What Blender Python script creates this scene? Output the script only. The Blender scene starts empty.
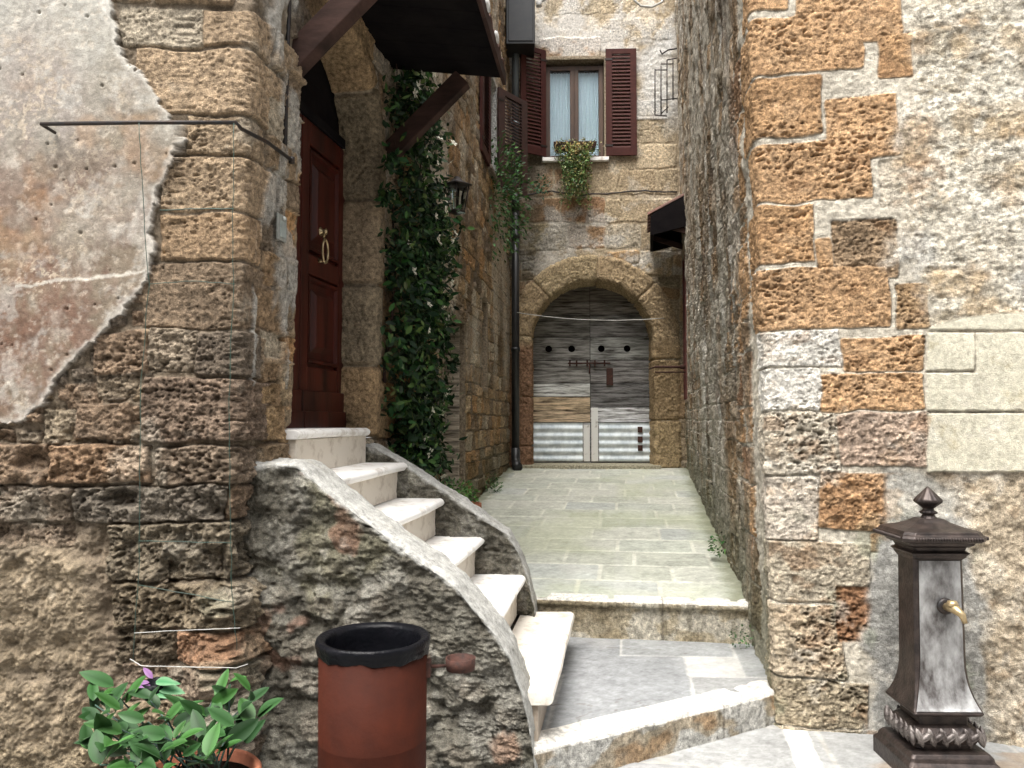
import bpy, math, random
import numpy as np
from mathutils import Vector, Matrix
R = math.radians
sc = bpy.context.scene
col = sc.collection
# ---------------------------------------------------------------- camera, sky, sun, exposure
F = 790.0
PITCH = math.atan(36 / F)
EYE = (0.0, 0.0, 1.55)
cam_d = bpy.data.cameras.new('camera'); cam = bpy.data.objects.new('camera', cam_d); col.objects.link(cam)
cam.location = EYE; cam.rotation_euler = (R(90) + PITCH, 0, 0)
cam_d.sensor_width = 36; cam_d.lens = F / 1024 * 36; cam_d.clip_end = 3000; cam_d.clip_start = 0.05
sc.camera = cam
w = bpy.data.worlds.new('World'); sc.world = w; w.use_nodes = True
nt = w.node_tree; bgn = nt.nodes['Background']
sky = nt.nodes.new('ShaderNodeTexSky'); sky.sky_type = 'NISHITA'; sky.sun_disc = False
SUN = Vector((-0.20, -0.36, 0.91)).normalized()
sky.sun_elevation = math.asin(SUN.z); sky.sun_rotation = math.atan2(SUN.x, SUN.y)
sky.air_density = 1.0; sky.dust_density = 6.0; sky.ozone_density = 0.6
hs = nt.nodes.new('ShaderNodeHueSaturation'); hs.inputs['Saturation'].default_value = 0.25
nt.links.new(sky.outputs[0], hs.inputs['Color']); nt.links.new(hs.outputs[0], bgn.inputs[0])
bgn.inputs[1].default_value = 0.14
sd = bpy.data.lights.new('sun', 'SUN'); sd.energy = 1.5; sd.angle = R(38); sd.color = (1.0, 0.95, 0.88)
so = bpy.data.objects.new('sun', sd); col.objects.link(so)
so.rotation_euler = SUN.to_track_quat('Z', 'Y').to_euler(); so.location = (0, 0, 20)
sc.view_settings.view_transform = 'Standard'; sc.view_settings.look = 'None'
sc.view_settings.gamma = 1; sc.view_settings.exposure = 1.48
sc.render.resolution_x = 1024; sc.render.resolution_y = 768
# ---------------------------------------------------------------- projection helpers (photo measurements -> metres)
CP, SP = math.cos(PITCH), math.sin(PITCH)
def ray(px, py):
    x = (px - 512) / F; z = (384 - py) / F
    return Vector((x, CP - SP * z, SP + CP * z))
def at(px, py, d):
    r = ray(px, py); return Vector(EYE) + r * (d / r.y)
def on_plane(px, py, p0, n):
    r = ray(px, py); e = Vector(EYE); n = Vector(n)
    return e + r * ((Vector(p0) - e).dot(n) / r.dot(n))
# ---------------------------------------------------------------- noise
def hsh(ix, iy, seed):
    n = (ix.astype(np.int64) * 374761393 + iy.astype(np.int64) * 668265263 + seed * 974634777) & 0xffffffff
    n = ((n ^ (n >> 13)) * 1274126177) & 0xffffffff
    n = ((n ^ (n >> 16)) * 2246822519) & 0xffffffff
    return ((n ^ (n >> 15)) & 0xffffff) / float(0xffffff)
def vn(x, y, seed=0):
    ix = np.floor(x); iy = np.floor(y); fx = x - ix; fy = y - iy
    ix = ix.astype(np.int64); iy = iy.astype(np.int64)
    ux = fx * fx * (3 - 2 * fx); uy = fy * fy * (3 - 2 * fy)
    a = hsh(ix, iy, seed); b = hsh(ix + 1, iy, seed); c = hsh(ix, iy + 1, seed); d = hsh(ix + 1, iy + 1, seed)
    return (a + (b - a) * ux) * (1 - uy) + (c + (d - c) * ux) * uy
def fbm(x, y, f, octv=4, seed=0, gain=.5):
    t = 0; a = 1; s = 0
    for o in range(octv):
        t = t + a * (vn(x * f + o * 17.3, y * f - o * 9.1, seed + o * 7) - .5); s += a; a *= gain; f *= 2.03
    return t / s * 2          # about -1..1
def ridged(x, y, f, octv=3, seed=0):
    t = 0; a = 1; s = 0
    for o in range(octv):
        n = 1 - np.abs(2 * vn(x * f, y * f, seed + o * 5) - 1); t = t + a * n * n; s += a; a *= .5; f *= 2.1
    return t / s
def worley(x, y, f, seed=0):
    x = x * f; y = y * f; ix = np.floor(x).astype(np.int64); iy = np.floor(y).astype(np.int64)
    best = np.full(x.shape, 9.0); idr = np.zeros(x.shape)
    for dx in (-1, 0, 1):
        for dy in (-1, 0, 1):
            cx = ix + dx; cy = iy + dy
            d = np.hypot(cx + hsh(cx, cy, seed) - x, cy + hsh(cx, cy, seed + 1) - y)
            m = d < best; best = np.where(m, d, best); idr = np.where(m, hsh(cx, cy, seed + 2), idr)
    return best, idr
def sst(a, b, x):
    t = np.clip((x - a) / (b - a), 0, 1); return t * t * (3 - 2 * t)
def poly_sdf(px, py, poly):
    """negative inside"""
    d = np.full(px.shape, 1e9); inside = np.zeros(px.shape, bool)
    n = len(poly)
    for i in range(n):
        x0, y0 = poly[i]; x1, y1 = poly[(i + 1) % n]
        ex, ey = x1 - x0, y1 - y0; wx, wy = px - x0, py - y0
        t = np.clip((wx * ex + wy * ey) / (ex * ex + ey * ey + 1e-12), 0, 1)
        d = np.minimum(d, (wx - t * ex) ** 2 + (wy - t * ey) ** 2)
        c = (y0 <= py) != (y1 <= py)
        with np.errstate(divide='ignore', invalid='ignore'):
            xi = x0 + (py - y0) * ex / (ey if ey != 0 else 1e-9)
        inside ^= c & (px < xi)
    return np.where(inside, -1, 1) * np.sqrt(d)
# ---------------------------------------------------------------- materials
def newmat(name):
    m = bpy.data.materials.new(name); m.use_nodes = True
    return m, m.node_tree, m.node_tree.nodes['Principled BSDF']
def N(nt, t, **k):
    n = nt.nodes.new(t)
    for a, v in k.items():
        if a in n.inputs: n.inputs[a].default_value = v
        else: setattr(n, a, v)
    return n
def stone_mat(name, bump=1.0, scale=1.0, rough=.93, var=.8, spec=.25):
    m, t, b = newmat(name); L = t.links.new
    att = N(t, 'ShaderNodeAttribute'); att.attribute_name = 'Col'
    tc = N(t, 'ShaderNodeTexCoord')
    n1 = N(t, 'ShaderNodeTexNoise', Scale=38 * scale, Detail=6.0, Roughness=.65)
    n2 = N(t, 'ShaderNodeTexNoise', Scale=190 * scale, Detail=4.0, Roughness=.7)
    v = N(t, 'ShaderNodeTexVoronoi', Scale=75 * scale)
    for q in (n1, n2, v): L(tc.outputs['Object'], q.inputs['Vector'])
    r = N(t, 'ShaderNodeMapRange'); r.inputs['From Min'].default_value = .3; r.inputs['From Max'].default_value = .7
    r.inputs['To Min'].default_value = 1 - var * .8; r.inputs['To Max'].default_value = 1 + var * .7
    L(n1.outputs[0], r.inputs['Value'])
    r2 = N(t, 'ShaderNodeMapRange'); r2.inputs['From Min'].default_value = .3; r2.inputs['From Max'].default_value = .7
    r2.inputs['To Min'].default_value = 1 - var * .6; r2.inputs['To Max'].default_value = 1 + var * .6
    L(n2.outputs[0], r2.inputs['Value'])
    mu = N(t, 'ShaderNodeMath', operation='MULTIPLY'); L(r.outputs[0], mu.inputs[0]); L(r2.outputs[0], mu.inputs[1])
    al_ = N(t, 'ShaderNodeMapRange'); al_.inputs['From Max'].default_value = .8; al_.inputs['To Min'].default_value = .25; L(att.outputs['Alpha'], al_.inputs['Value'])
    mo_ = N(t, 'ShaderNodeMath', operation='SUBTRACT'); L(mu.outputs[0], mo_.inputs[0]); mo_.inputs[1].default_value = 1
    mm_ = N(t, 'ShaderNodeMath', operation='MULTIPLY_ADD'); L(mo_.outputs[0], mm_.inputs[0]); L(al_.outputs[0], mm_.inputs[1]); mm_.inputs[2].default_value = 1
    vm = N(t, 'ShaderNodeVectorMath', operation='SCALE'); L(att.outputs['Color'], vm.inputs[0]); L(mm_.outputs[0], vm.inputs['Scale'])
    L(vm.outputs[0], b.inputs['Base Color'])
    vr = N(t, 'ShaderNodeMapRange'); vr.inputs['From Min'].default_value = .03; vr.inputs['From Max'].default_value = .24
    L(v.outputs['Distance'], vr.inputs['Value'])
    a1 = N(t, 'ShaderNodeMath', operation='MULTIPLY_ADD'); L(vr.outputs[0], a1.inputs[0]); a1.inputs[1].default_value = .5; L(n1.outputs[0], a1.inputs[2])
    a2 = N(t, 'ShaderNodeMath', operation='MULTIPLY_ADD'); L(n2.outputs[0], a2.inputs[0]); a2.inputs[1].default_value = .9; L(a1.outputs[0], a2.inputs[2])
    bm = N(t, 'ShaderNodeBump', Strength=1.0, Distance=.016 * bump)
    ba = N(t, 'ShaderNodeMath', operation='MULTIPLY'); L(a2.outputs[0], ba.inputs[0]); L(att.outputs['Alpha'], ba.inputs[1])
    L(ba.outputs[0], bm.inputs['Height']); L(bm.outputs[0], b.inputs['Normal'])
    b.inputs['Roughness'].default_value = rough; b.inputs['Specular IOR Level'].default_value = spec
    return m
def gen_mat(name, c1, c2=None, scale=12, rough=.6, metal=0., bump=.3, stretch=(1, 1, 1), contrast=(.35, .65), attr=False, spec=.5, dist=.004):
    m, t, b = newmat(name); L = t.links.new
    c2 = c2 or tuple(x * .6 for x in c1)
    tc = N(t, 'ShaderNodeTexCoord'); mp = N(t, 'ShaderNodeMapping'); mp.inputs['Scale'].default_value = stretch
    L(tc.outputs['Object'], mp.inputs[0])
    n1 = N(t, 'ShaderNodeTexNoise', Scale=scale, Detail=7.0, Roughness=.65); L(mp.outputs[0], n1.inputs['Vector'])
    r = N(t, 'ShaderNodeMapRange'); r.inputs['From Min'].default_value = contrast[0]; r.inputs['From Max'].default_value = contrast[1]
    L(n1.outputs[0], r.inputs['Value'])
    mx = N(t, 'ShaderNodeMix', data_type='RGBA'); L(r.outputs[0], mx.inputs['Factor'])
    mx.inputs['A'].default_value = (*c2, 1); mx.inputs['B'].default_value = (*c1, 1)
    out = mx.outputs['Result']
    if attr:
        att = N(t, 'ShaderNodeAttribute'); att.attribute_name = 'Col'
        vm = N(t, 'ShaderNodeVectorMath', operation='MULTIPLY'); L(out, vm.inputs[0]); L(att.outputs['Color'], vm.inputs[1]); out = vm.outputs[0]
    L(out, b.inputs['Base Color'])
    b.inputs['Roughness'].default_value = rough; b.inputs['Metallic'].default_value = metal; b.inputs['Specular IOR Level'].default_value = spec
    if bump:
        n2 = N(t, 'ShaderNodeTexNoise', Scale=scale * 4, Detail=5.0); L(mp.outputs[0], n2.inputs['Vector'])
        ad = N(t, 'ShaderNodeMath', operation='ADD'); L(n1.outputs[0], ad.inputs[0]); L(n2.outputs[0], ad.inputs[1])
        bm = N(t, 'ShaderNodeBump', Strength=bump, Distance=dist); L(ad.outputs[0], bm.inputs['Height']); L(bm.outputs[0], b.inputs['Normal'])
    return m
MAT = {}
MAT['stone'] = stone_mat('tuff_stone', bump=1.0)
MAT['paving'] = stone_mat('paving_stone', bump=.25, scale=.6, rough=.75, var=.25, spec=.4)
MAT['marble'] = gen_mat('marble', (.88, .87, .84), (.46, .40, .33), scale=9, rough=.5, bump=.3, contrast=(.30, .50), attr=True)
MAT['door'] = gen_mat('mahogany', (.066, .0115, .0065), (.014, .004, .003), scale=7, rough=.4, bump=.2, stretch=(1, 1, .1), spec=.25)
MAT['shutter'] = gen_mat('shutter_paint', (.068, .021, .017), (.045, .015, .013), scale=10, rough=.6, bump=.15, spec=.15)
MAT['darkshutter'] = gen_mat('dark_shutter_paint', (.055, .022, .018), (.03, .014, .012), scale=10, rough=.6, bump=.15)
MAT['frame'] = gen_mat('window_frame_wood', (.09, .048, .028), (.045, .025, .016), scale=20, rough=.55, bump=.2, stretch=(1, 1, .15))
MAT['oldwood'] = gen_mat('weathered_wood', (1.55, 1.57, 1.6), (.20, .19, .175), scale=14, rough=.9, bump=1.0, stretch=(.22, 1, 2.4), contrast=(.36, .62), attr=True, dist=.012)
MAT['beam'] = gen_mat('beam_wood', (.075, .042, .034), (.022, .014, .012), scale=9, rough=.8, spec=.15, bump=.6, stretch=(.3, .3, 1))
MAT['board'] = gen_mat('dark_board', (.012, .010, .010), (.006, .005, .006), scale=6, spec=.05, rough=.85, bump=.4)
MAT['iron'] = gen_mat('dark_iron', (.03, .032, .035), (.045, .03, .022), scale=30, rough=.5, metal=.6, bump=.2)
MAT['pipe'] = gen_mat('painted_pipe', (.14, .17, .18), (.05, .055, .06), scale=5, rough=.45, metal=.3, bump=.1, stretch=(1, 1, .2))
MAT['pipedark'] = gen_mat('black_pipe', (.018, .02, .022), (.03, .03, .03), scale=8, rough=.4, metal=.2, bump=.1)
MAT['rust'] = gen_mat('corten_rust', (.056, .0125, .0058), (.026, .0070, .004), scale=6, rough=.7, metal=0., spec=.12, bump=.5, contrast=(.3, .7))
MAT['rusty'] = gen_mat('rusted_iron', (.09, .035, .024), (.03, .016, .013), scale=40, rough=.8, metal=.3, bump=.4)
MAT['bag'] = gen_mat('black_bag', (.004, .0045, .006), (.006, .006, .008), scale=20, rough=.3, bump=.35, dist=.006, spec=.12)
MAT['zinc'] = gen_mat('corrugated_zinc', (.80, .87, .90), (.38, .45, .50), scale=5, rough=.55, metal=.25, bump=.15, contrast=(.3, .6))
MAT['whitepaint'] = gen_mat('old_white_paint', (.74, .74, .71), (.42, .40, .36), scale=12, rough=.7, bump=.3, contrast=(.3, .45))
MAT['castiron'] = gen_mat('fountain_iron', (.066, .050, .044), (.022, .018, .017), scale=18, rough=.42, metal=.55, bump=.35)
MAT['castface'] = gen_mat('limescaled_iron', (.50, .51, .51), (.055, .048, .046), scale=6.5, rough=.5, metal=.25, bump=.35, stretch=(1.2, 1.2, .6), contrast=(.36, .68))
MAT['worniron'] = gen_mat('worn_iron', (.26, .235, .22), (.05, .04, .037), scale=22, rough=.5, metal=.4, bump=.35, contrast=(.4, .65))
MAT['brass'] = gen_mat('brass', (.50, .40, .24), (.36, .26, .13), scale=30, rough=.38, metal=.75, bump=.1)
MAT['terracotta'] = gen_mat('terracotta', (.42, .16, .085), (.26, .085, .045), scale=14, rough=.85, bump=.3)
MAT['tile'] = gen_mat('roof_tile', (.20, .10, .075), (.10, .06, .05), scale=9, rough=.9, bump=.5)
MAT['curtain'] = gen_mat('lace_curtain', (.92, .95, .96), (.82, .88, .91), scale=25, rough=.9, bump=.3)
MAT['plaster'] = gen_mat('white_plaster', (.72, .72, .70), (.5, .49, .46), scale=10, rough=.9, bump=.4)
MAT['cord'] = gen_mat('cord', (.55, .55, .52), (.4, .4, .38), scale=20, rough=.8, bump=0)
MAT['greenwire'] = gen_mat('green_wire', (.03, .075, .055), (.03, .05, .04), scale=20, rough=.5, bump=0)
MAT['soil'] = gen_mat('soil', (.03, .022, .015), (.015, .012, .01), scale=40, rough=1, bump=.8, dist=.02)
MAT['redpaint'] = gen_mat('red_paint', (.12, .028, .020), (.06, .018, .014), scale=20, rough=.6, bump=.2)
MAT['petal'] = gen_mat('petal', (.80, .76, .55), (.8, .8, .74), scale=20, rough=.7, bump=0)
MAT['purple'] = gen_mat('purple_leaf', (.09, .022, .10), (.04, .015, .05), scale=12, rough=.4, bump=0)
def leaf_mat(name, cols, rough=.48, trans=.15):
    m, t, b = newmat(name); L = t.links.new
    att = N(t, 'ShaderNodeAttribute'); att.attribute_name = 'Col'
    L(att.outputs['Color'], b.inputs['Base Color']); b.inputs['Roughness'].default_value = rough
    b.inputs['Specular IOR Level'].default_value = .2
    return m
MAT['leaf'] = leaf_mat('leaf', None)
g, gt, gb = newmat('window_glass'); gb.inputs['Base Color'].default_value = (.8, .9, .95, 1); gb.inputs['Roughness'].default_value = .05
gb.inputs['Transmission Weight'].default_value = 1.0; gb.inputs['IOR'].default_value = 1.2; MAT['glass'] = g
# ---------------------------------------------------------------- objects
WL = {}
def place(o, origin, parent):
    origin = Vector(origin); pw = WL[parent.name] if parent else Vector((0, 0, 0))
    o.location = origin - pw; WL[o.name] = origin
    if parent: o.parent = parent
    col.objects.link(o)
def tag(o, label=None, cat=None, group=None, kind=None):
    if label: o['label'] = label
    if cat: o['category'] = cat
    if group: o['group'] = group
    if kind: o['kind'] = kind
    return o
def thing(name, label, cat, loc, group=None):
    o = bpy.data.objects.new(name, None); o.empty_display_size = .1; place(o, loc, None)
    return tag(o, label, cat, group)
def mesh_obj(name, V, quads, mat, parent=None, cols=None, smooth=True, origin=None, pcols=None, tris=None):
    V = np.asarray(V, dtype=np.float64).reshape(-1, 3)
    if origin is None: origin = ((V[:, 0].min() + V[:, 0].max()) / 2, (V[:, 1].min() + V[:, 1].max()) / 2, V[:, 2].min())
    me = bpy.data.meshes.new(name)
    quads = np.asarray(quads, dtype=np.int32)
    nv = quads.shape[1]
    me.vertices.add(len(V)); me.vertices.foreach_set('co', (V - np.array(origin)).astype(np.float32).ravel())
    me.loops.add(quads.size); me.loops.foreach_set('vertex_index', quads.ravel())
    me.polygons.add(len(quads)); me.polygons.foreach_set('loop_start', np.arange(0, quads.size, nv, dtype=np.int32))
    me.polygons.foreach_set('use_smooth', np.full(len(quads), smooth))
    if pcols is not None:
        a = me.color_attributes.new('Col', 'FLOAT_COLOR', 'POINT')
        a.data.foreach_set('color', np.asarray(pcols, dtype=np.float32).ravel())
    me.update(calc_edges=True); me.validate()
    me.materials.append(mat)
    o = bpy.data.objects.new(name, me); place(o, origin, parent)
    return o
class MB:
    """collects faces of any size, builds ONE mesh object"""
    def __init__(s, fr=None): s.v = []; s.f = []; s.c = []; s.fr = fr; s.sm = []
    def P(s, p):
        if s.fr is None: return tuple(p)
        o, t, n = s.fr; return tuple(o + t * p[0] + n * p[1] + Vector((0, 0, 1)) * p[2])
    def add(s, vs, fs, c=(1, 1, 1), sm=False):
        k = len(s.v); s.v += [s.P(p) for p in vs]; s.f += [tuple(i + k for i in f) for f in fs]; s.c += [c] * len(fs); s.sm += [sm] * len(fs)
    def box(s, a, b, c=(1, 1, 1)):
        x0, y0, z0 = [min(p, q) for p, q in zip(a, b)]; x1, y1, z1 = [max(p, q) for p, q in zip(a, b)]
        s.add([(x0, y0, z0), (x1, y0, z0), (x1, y1, z0), (x0, y1, z0), (x0, y0, z1), (x1, y0, z1), (x1, y1, z1), (x0, y1, z1)],
              [(0, 3, 2, 1), (4, 5, 6, 7), (0, 1, 5, 4), (1, 2, 6, 5), (2, 3, 7, 6), (3, 0, 4, 7)], c)
    def rings(s, rs, c=(1, 1, 1), sm=True, cap=True, closed=False):
        n = len(rs[0]); vs = [p for r in rs for p in r]; fs = []
        m = len(rs)
        for i in range(m if closed else m - 1):
            for j in range(n):
                a = i * n + j; b = i * n + (j + 1) % n; k = (i + 1) % m
                fs.append((a, b, k * n + (j + 1) % n, k * n + j))
        if cap and not closed: fs += [tuple(range(n - 1, -1, -1)), tuple((m - 1) * n + j for j in range(n))]
        s.add(vs, fs, c, sm)
    def tube(s, pts, r, n=8, c=(1, 1, 1), cap=True):
        pts = [Vector(p) for p in pts]; rs = []; up = Vector((0, 0, 1)); prev = None
        for i, p in enumerate(pts):
            d = (pts[min(i + 1, len(pts) - 1)] - pts[max(i - 1, 0)]).normalized()
            if prev is None: a = d.cross(up if abs(d.z) < .9 else Vector((1, 0, 0))).normalized()
            else: a = (prev - d * prev.dot(d)).normalized()
            prev = a; b = d.cross(a); rr = r[i] if isinstance(r, (list, tuple)) else r
            rs.append([p + (a * math.cos(2 * math.pi * k / n) + b * math.sin(2 * math.pi * k / n)) * rr for k in range(n)])
        s.rings(rs, c, True, cap)
    def lathe(s, prof, ctr, n=32, c=(1, 1, 1), ax=None, ay=None, az=None, cap=True, mod=None):
        ctr = Vector(ctr); ax = ax or Vector((1, 0, 0)); ay = ay or Vector((0, 1, 0)); az = az or Vector((0, 0, 1))
        rs = []
        for r, z in prof:
            ring = []
            for k in range(n):
                a = 2 * math.pi * k / n; q = r * (mod(a, z) if mod else 1)
                ring.append(ctr + ax * math.cos(a) * q + ay * math.sin(a) * q + az * z)
            rs.append(ring)
        s.rings(rs, c, True, cap)
    def build(s, name, mat, parent=None, bevel=0, origin=None, seg=2, solid=False):
        V = np.array([tuple(v) for v in s.v])
        if origin is None: origin = ((V[:, 0].min() + V[:, 0].max()) / 2, (V[:, 1].min() + V[:, 1].max()) / 2, V[:, 2].min())
        me = bpy.data.meshes.new(name); me.from_pydata([tuple(p) for p in (V - np.array(origin))], [], s.f)
        a = me.color_attributes.new('Col', 'FLOAT_COLOR', 'CORNER'); cc = []
        for f, c in zip(s.f, s.c): cc += [(*c, 1)] * len(f)
        a.data.foreach_set('color', np.array(cc, dtype=np.float32).ravel())
        me.polygons.foreach_set('use_smooth', s.sm)
        me.materials.append(mat)
        o = bpy.data.objects.new(name, me); place(o, origin, parent)
        if bevel:
            b = o.modifiers.new('bevel', 'BEVEL'); b.width = bevel; b.segments = seg; b.limit_method = 'ANGLE'
        return o
def sheet(name, P, H, COL, mat, parent=None, mask=None, kind=None, origin=None):
    """relief surface: P[ns,nw,3] pushed H along its normal; COL[ns,nw,4]"""
    ds = np.gradient(P, axis=0); dw = np.gradient(P, axis=1)
    Nn = np.cross(ds, dw); Nn /= np.linalg.norm(Nn, axis=2, keepdims=True) + 1e-12
    V = P + Nn * H[..., None]
    ns, nw = H.shape
    idx = np.arange(ns * nw).reshape(ns, nw)
    q = np.stack([idx[:-1, :-1], idx[1:, :-1], idx[1:, 1:], idx[:-1, 1:]], -1)
    if mask is not None: q = q[~mask]
    o = mesh_obj(name, V.reshape(-1, 3), q.reshape(-1, 4), mat, parent, pcols=COL.reshape(-1, 4), origin=origin)
    if kind: o['kind'] = kind
    return o
def masonry(s, w, blocks, mortar, seed=1, wob=.012, pit=1.0, edge=.02, mortar_rough=.006, relief=1.0, rcm=.035, base=0.):
    """s,w 1-D metre coords; blocks (s0,s1,w0,w1,h,(r,g,b),rough). returns H, COL(rgba)"""
    S, W = np.meshgrid(s, w, indexing='ij')
    nx = fbm(S, W, 7, 3, seed) * wob; ny = fbm(S, W, 7, 3, seed + 50) * wob
    fine = fbm(S, W, 28, 5, seed + 9, .68)
    mid = fbm(S, W, 9, 4, seed + 19, .6)
    Hm = fine * mortar_rough + mid * mortar_rough
    H = Hm + base; mk = np.zeros_like(H); RG = np.zeros_like(H)
    C = np.ones(S.shape + (3,)) * np.array(mortar)
    C *= (1 + .28 * mid + .2 * fine)[..., None]
    rnd = random.Random(seed)
    for (s0, s1, w0, w1, h, c, rg) in blocks:
        if s1 <= s[0] or s0 >= s[-1] or w1 <= w[0] or w0 >= w[-1]: continue
        i0, i1 = np.searchsorted(s, [s0 - .03, s1 + .03]); j0, j1 = np.searchsorted(w, [w0 - .03, w1 + .03])
        if i1 - i0 < 2 or j1 - j0 < 2: continue
        sl = (slice(i0, i1), slice(j0, j1))
        rc = min(rcm, (s1 - s0) * .3, (w1 - w0) * .3) * rnd.uniform(.5, 1.1)
        x = np.abs(S[sl] + nx[sl] - (s0 + s1) / 2) - (s1 - s0) / 2 + rc; y = np.abs(W[sl] + ny[sl] - (w0 + w1) / 2) - (w1 - w0) / 2 + rc
        sd = np.hypot(np.maximum(x, 0), np.maximum(y, 0)) + np.minimum(np.maximum(x, y), 0) - rc
        m = sst(.004, -edge, sd)
        tilt = rnd.uniform(-1, 1) * .008 * (S[sl] - (s0 + s1) / 2) / (s1 - s0) + rnd.uniform(-1, 1) * .010 * (W[sl] - (w0 + w1) / 2) / (w1 - w0)
        hh = m * (h + tilt * relief)
        H[sl] = H[sl] * (1 - m) + (hh + Hm[sl] * .2) * m
        cm = sst(.002, -.008, sd)[..., None]
        jit = 1 + rnd.uniform(-.08, .08)
        C[sl] = C[sl] * (1 - cm) + np.array(c) * jit * cm
        mk[sl] = np.maximum(mk[sl], m); RG[sl] = RG[sl] * (1 - m) + rg * m
    # rough face, erosion hollows and pores of tuff
    qx = fbm(S, W, 24, 3, seed + 61) * .022; qy = fbm(S, W, 24, 3, seed + 62) * .018; dn = sst(-.25, .35, fbm(S, W, 4, 3, seed + 63))
    f1, id1 = worley(S + qx, W * 1.7 + qy, 19, seed + 3); f2, id2 = worley(S + qx * .4, W * 1.3 + qy * .4, 48, seed + 4)
    p1 = sst(.10 + .42 * id1, .05, f1) * (id1 > .70 - .2 * dn) * dn; p2 = sst(.16 + .34 * id2, .08, f2) * (id2 > .55) * (.35 + .65 * dn)
    rid = ridged(S + nx, W * 1.7 + ny, 14, 3, seed + 30); gr = fbm(S, W * 1.2, 85, 2, seed + 31)
    H += mk * RG * (mid * (.004 + .006 * np.clip(RG - .8, 0, 1)) + fine * (.006 + .005 * np.clip(RG - .8, 0, 1)) + gr * .0045 + (rid - .5) * (.004 + .010 * np.clip(RG - .8, 0, 1))) * relief
    H -= mk * RG * pit * (p1 * .018 + p2 * .011)
    C *= (1 + mk * (.24 * mid + .26 * fine + .2 * gr + .18 * (rid - .5)))[..., None]
    A = np.clip(.45 + .55 * RG, 0, 1)
    return S, W, H, C, A, mk
def rgba(C, A): return np.concatenate([np.clip(C, .004, .92), A[..., None]], -1)
def blend(C, m, c): return C * (1 - m[..., None]) + np.array(c) * m[..., None]
def courses(s0, s1, w0, w1, hr, wr, cols, rg=(.6, 1.2), h=.03, seed=0, gap=.014, skip=.0):
    rnd = random.Random(seed); out = []; w = w0
    while w < w1:
        hh = rnd.uniform(*hr); s = s0 - rnd.uniform(0, wr[1])
        while s < s1:
            ww = min(rnd.uniform(*wr), s1 - s + .001)
            if ww < .05: break
            if rnd.random() >= skip:
                c = rnd.choice(cols)
                if hh > .2 and rnd.random() < .12:
                    out.append((s + gap / 2, s + ww - gap / 2, w + gap / 2, w + hh / 2 - gap / 2, h * rnd.uniform(.5, 1), c, rnd.uniform(*rg)))
                    out.append((s + gap / 2, s + ww - gap / 2, w + hh / 2 + gap / 2, w + hh - gap / 2, h * rnd.uniform(.5, 1), rnd.choice(cols), rnd.uniform(*rg)))
                else:
                    j = rnd.uniform(-.01, .01)
                    out.append((s + gap / 2, s + ww - gap / 2, w + gap / 2 + j, w + hh - gap / 2 + j, h * rnd.uniform(.5, 1.15), c, rnd.uniform(*rg)))
            s += ww
        w += hh
    return out
def steps(*seg):
    """steps((a,b,d),(b,c,d2)...) -> increasing coords"""
    out = []
    for a, b, d in seg: n = max(1, int(round((b - a) / d))); out += list(np.linspace(a, b, n, endpoint=False))
    out.append(seg[-1][1]); return np.array(out)
def along(pts, s, r=.03):
    pts = np.array(pts, float); L = np.r_[0, np.cumsum(np.hypot(*(pts[1:] - pts[:-1]).T))]
    X = np.zeros_like(s); Y = np.zeros_like(s); k = 0
    for o in np.linspace(-r, r, 9):
        q = s + o; X += np.interp(q, L, pts[:, 0]); Y += np.interp(q, L, pts[:, 1]); k += 1
    X /= k; Y /= k
    lo = s < r; X[lo] = np.interp(s[lo], L, pts[:, 0]); Y[lo] = np.interp(s[lo], L, pts[:, 1])
    hi = s > L[-1] - r; X[hi] = np.interp(s[hi], L, pts[:, 0]); Y[hi] = np.interp(s[hi], L, pts[:, 1])
    return X, Y, L
UP = Vector((0, 0, 1))
def project(P):
    x = P[..., 0] - EYE[0]; y = P[..., 1] - EYE[1]; z = P[..., 2] - EYE[2]
    f = y * CP + z * SP; u = -y * SP + z * CP
    return 512 + F * x / f, 384 - F * u / f
# ================================================================ LEFT HOUSE (pier, door, alley side)
PL = [(-6, 3.35), (-1.185, 3.35), (-1.11, 3.89), (-.905, 5.04), (-.07, 12.0), (-.02, 12.4)]
SLc = 4.815
def XL(d): return float(np.interp(d, [p[1] for p in PL[1:]], [p[0] for p in PL[1:]]))
LL = [SLc, SLc + math.hypot(.075, .54)]; LL.append(LL[1] + math.hypot(.205, 1.15)); LL.append(LL[2] + math.hypot(.835, 6.96))
def sL(d): return float(np.interp(d, [3.35, 3.89, 5.04, 12.0], LL))
def kL(d): return float(np.interp(d, [3.3, 3.87, 5.04], [.03, .03, 0]))
tL = Vector((.1178, .993, 0)); nL = Vector((.993, -.1178, 0))
def LW(d, z=0, out=0): return Vector((XL(d) + kL(d) * (z - 1.55), d, z)) + nL * out
house_l = thing('stone_house', 'tall tuff stone house on the left with peeling plaster and the mahogany door', 'house', (-1.1, 3.3, 0))
def bl_front(px0, px1, py0, py1, h, c, rg, wrap=None):
    a = at(px0, py1, 3.3); b = at(px1, py0, 3.3)
    s1 = b.x + 6 if wrap is None else SLc + wrap
    g_ = .009
    return (a.x + 6 - g_, s1 + g_, a.z - g_ * .6, b.z + g_ * .6, h * (.5 if py1 < 330 else .72), c, rg * (.85 if py1 < 330 else 1))
TAN = (.41, .305, .20); TAN2 = (.37, .28, .185); DK = (.20, .16, .12); BR = (.26, .20, .145); BR2 = (.30, .215, .145); GB = (.25, .215, .17)
Bf = []
A_ = lambda *a, **k: Bf.append(bl_front(*a, **k))
A_(118, 188, 4, 43, .035, (.44, .38, .29), 1.3); A_(190, 0, 5, 42, .05, TAN, .8, wrap=.16)
A_(131, 0, 47, 111, .055, TAN, .8, wrap=.30)
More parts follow.
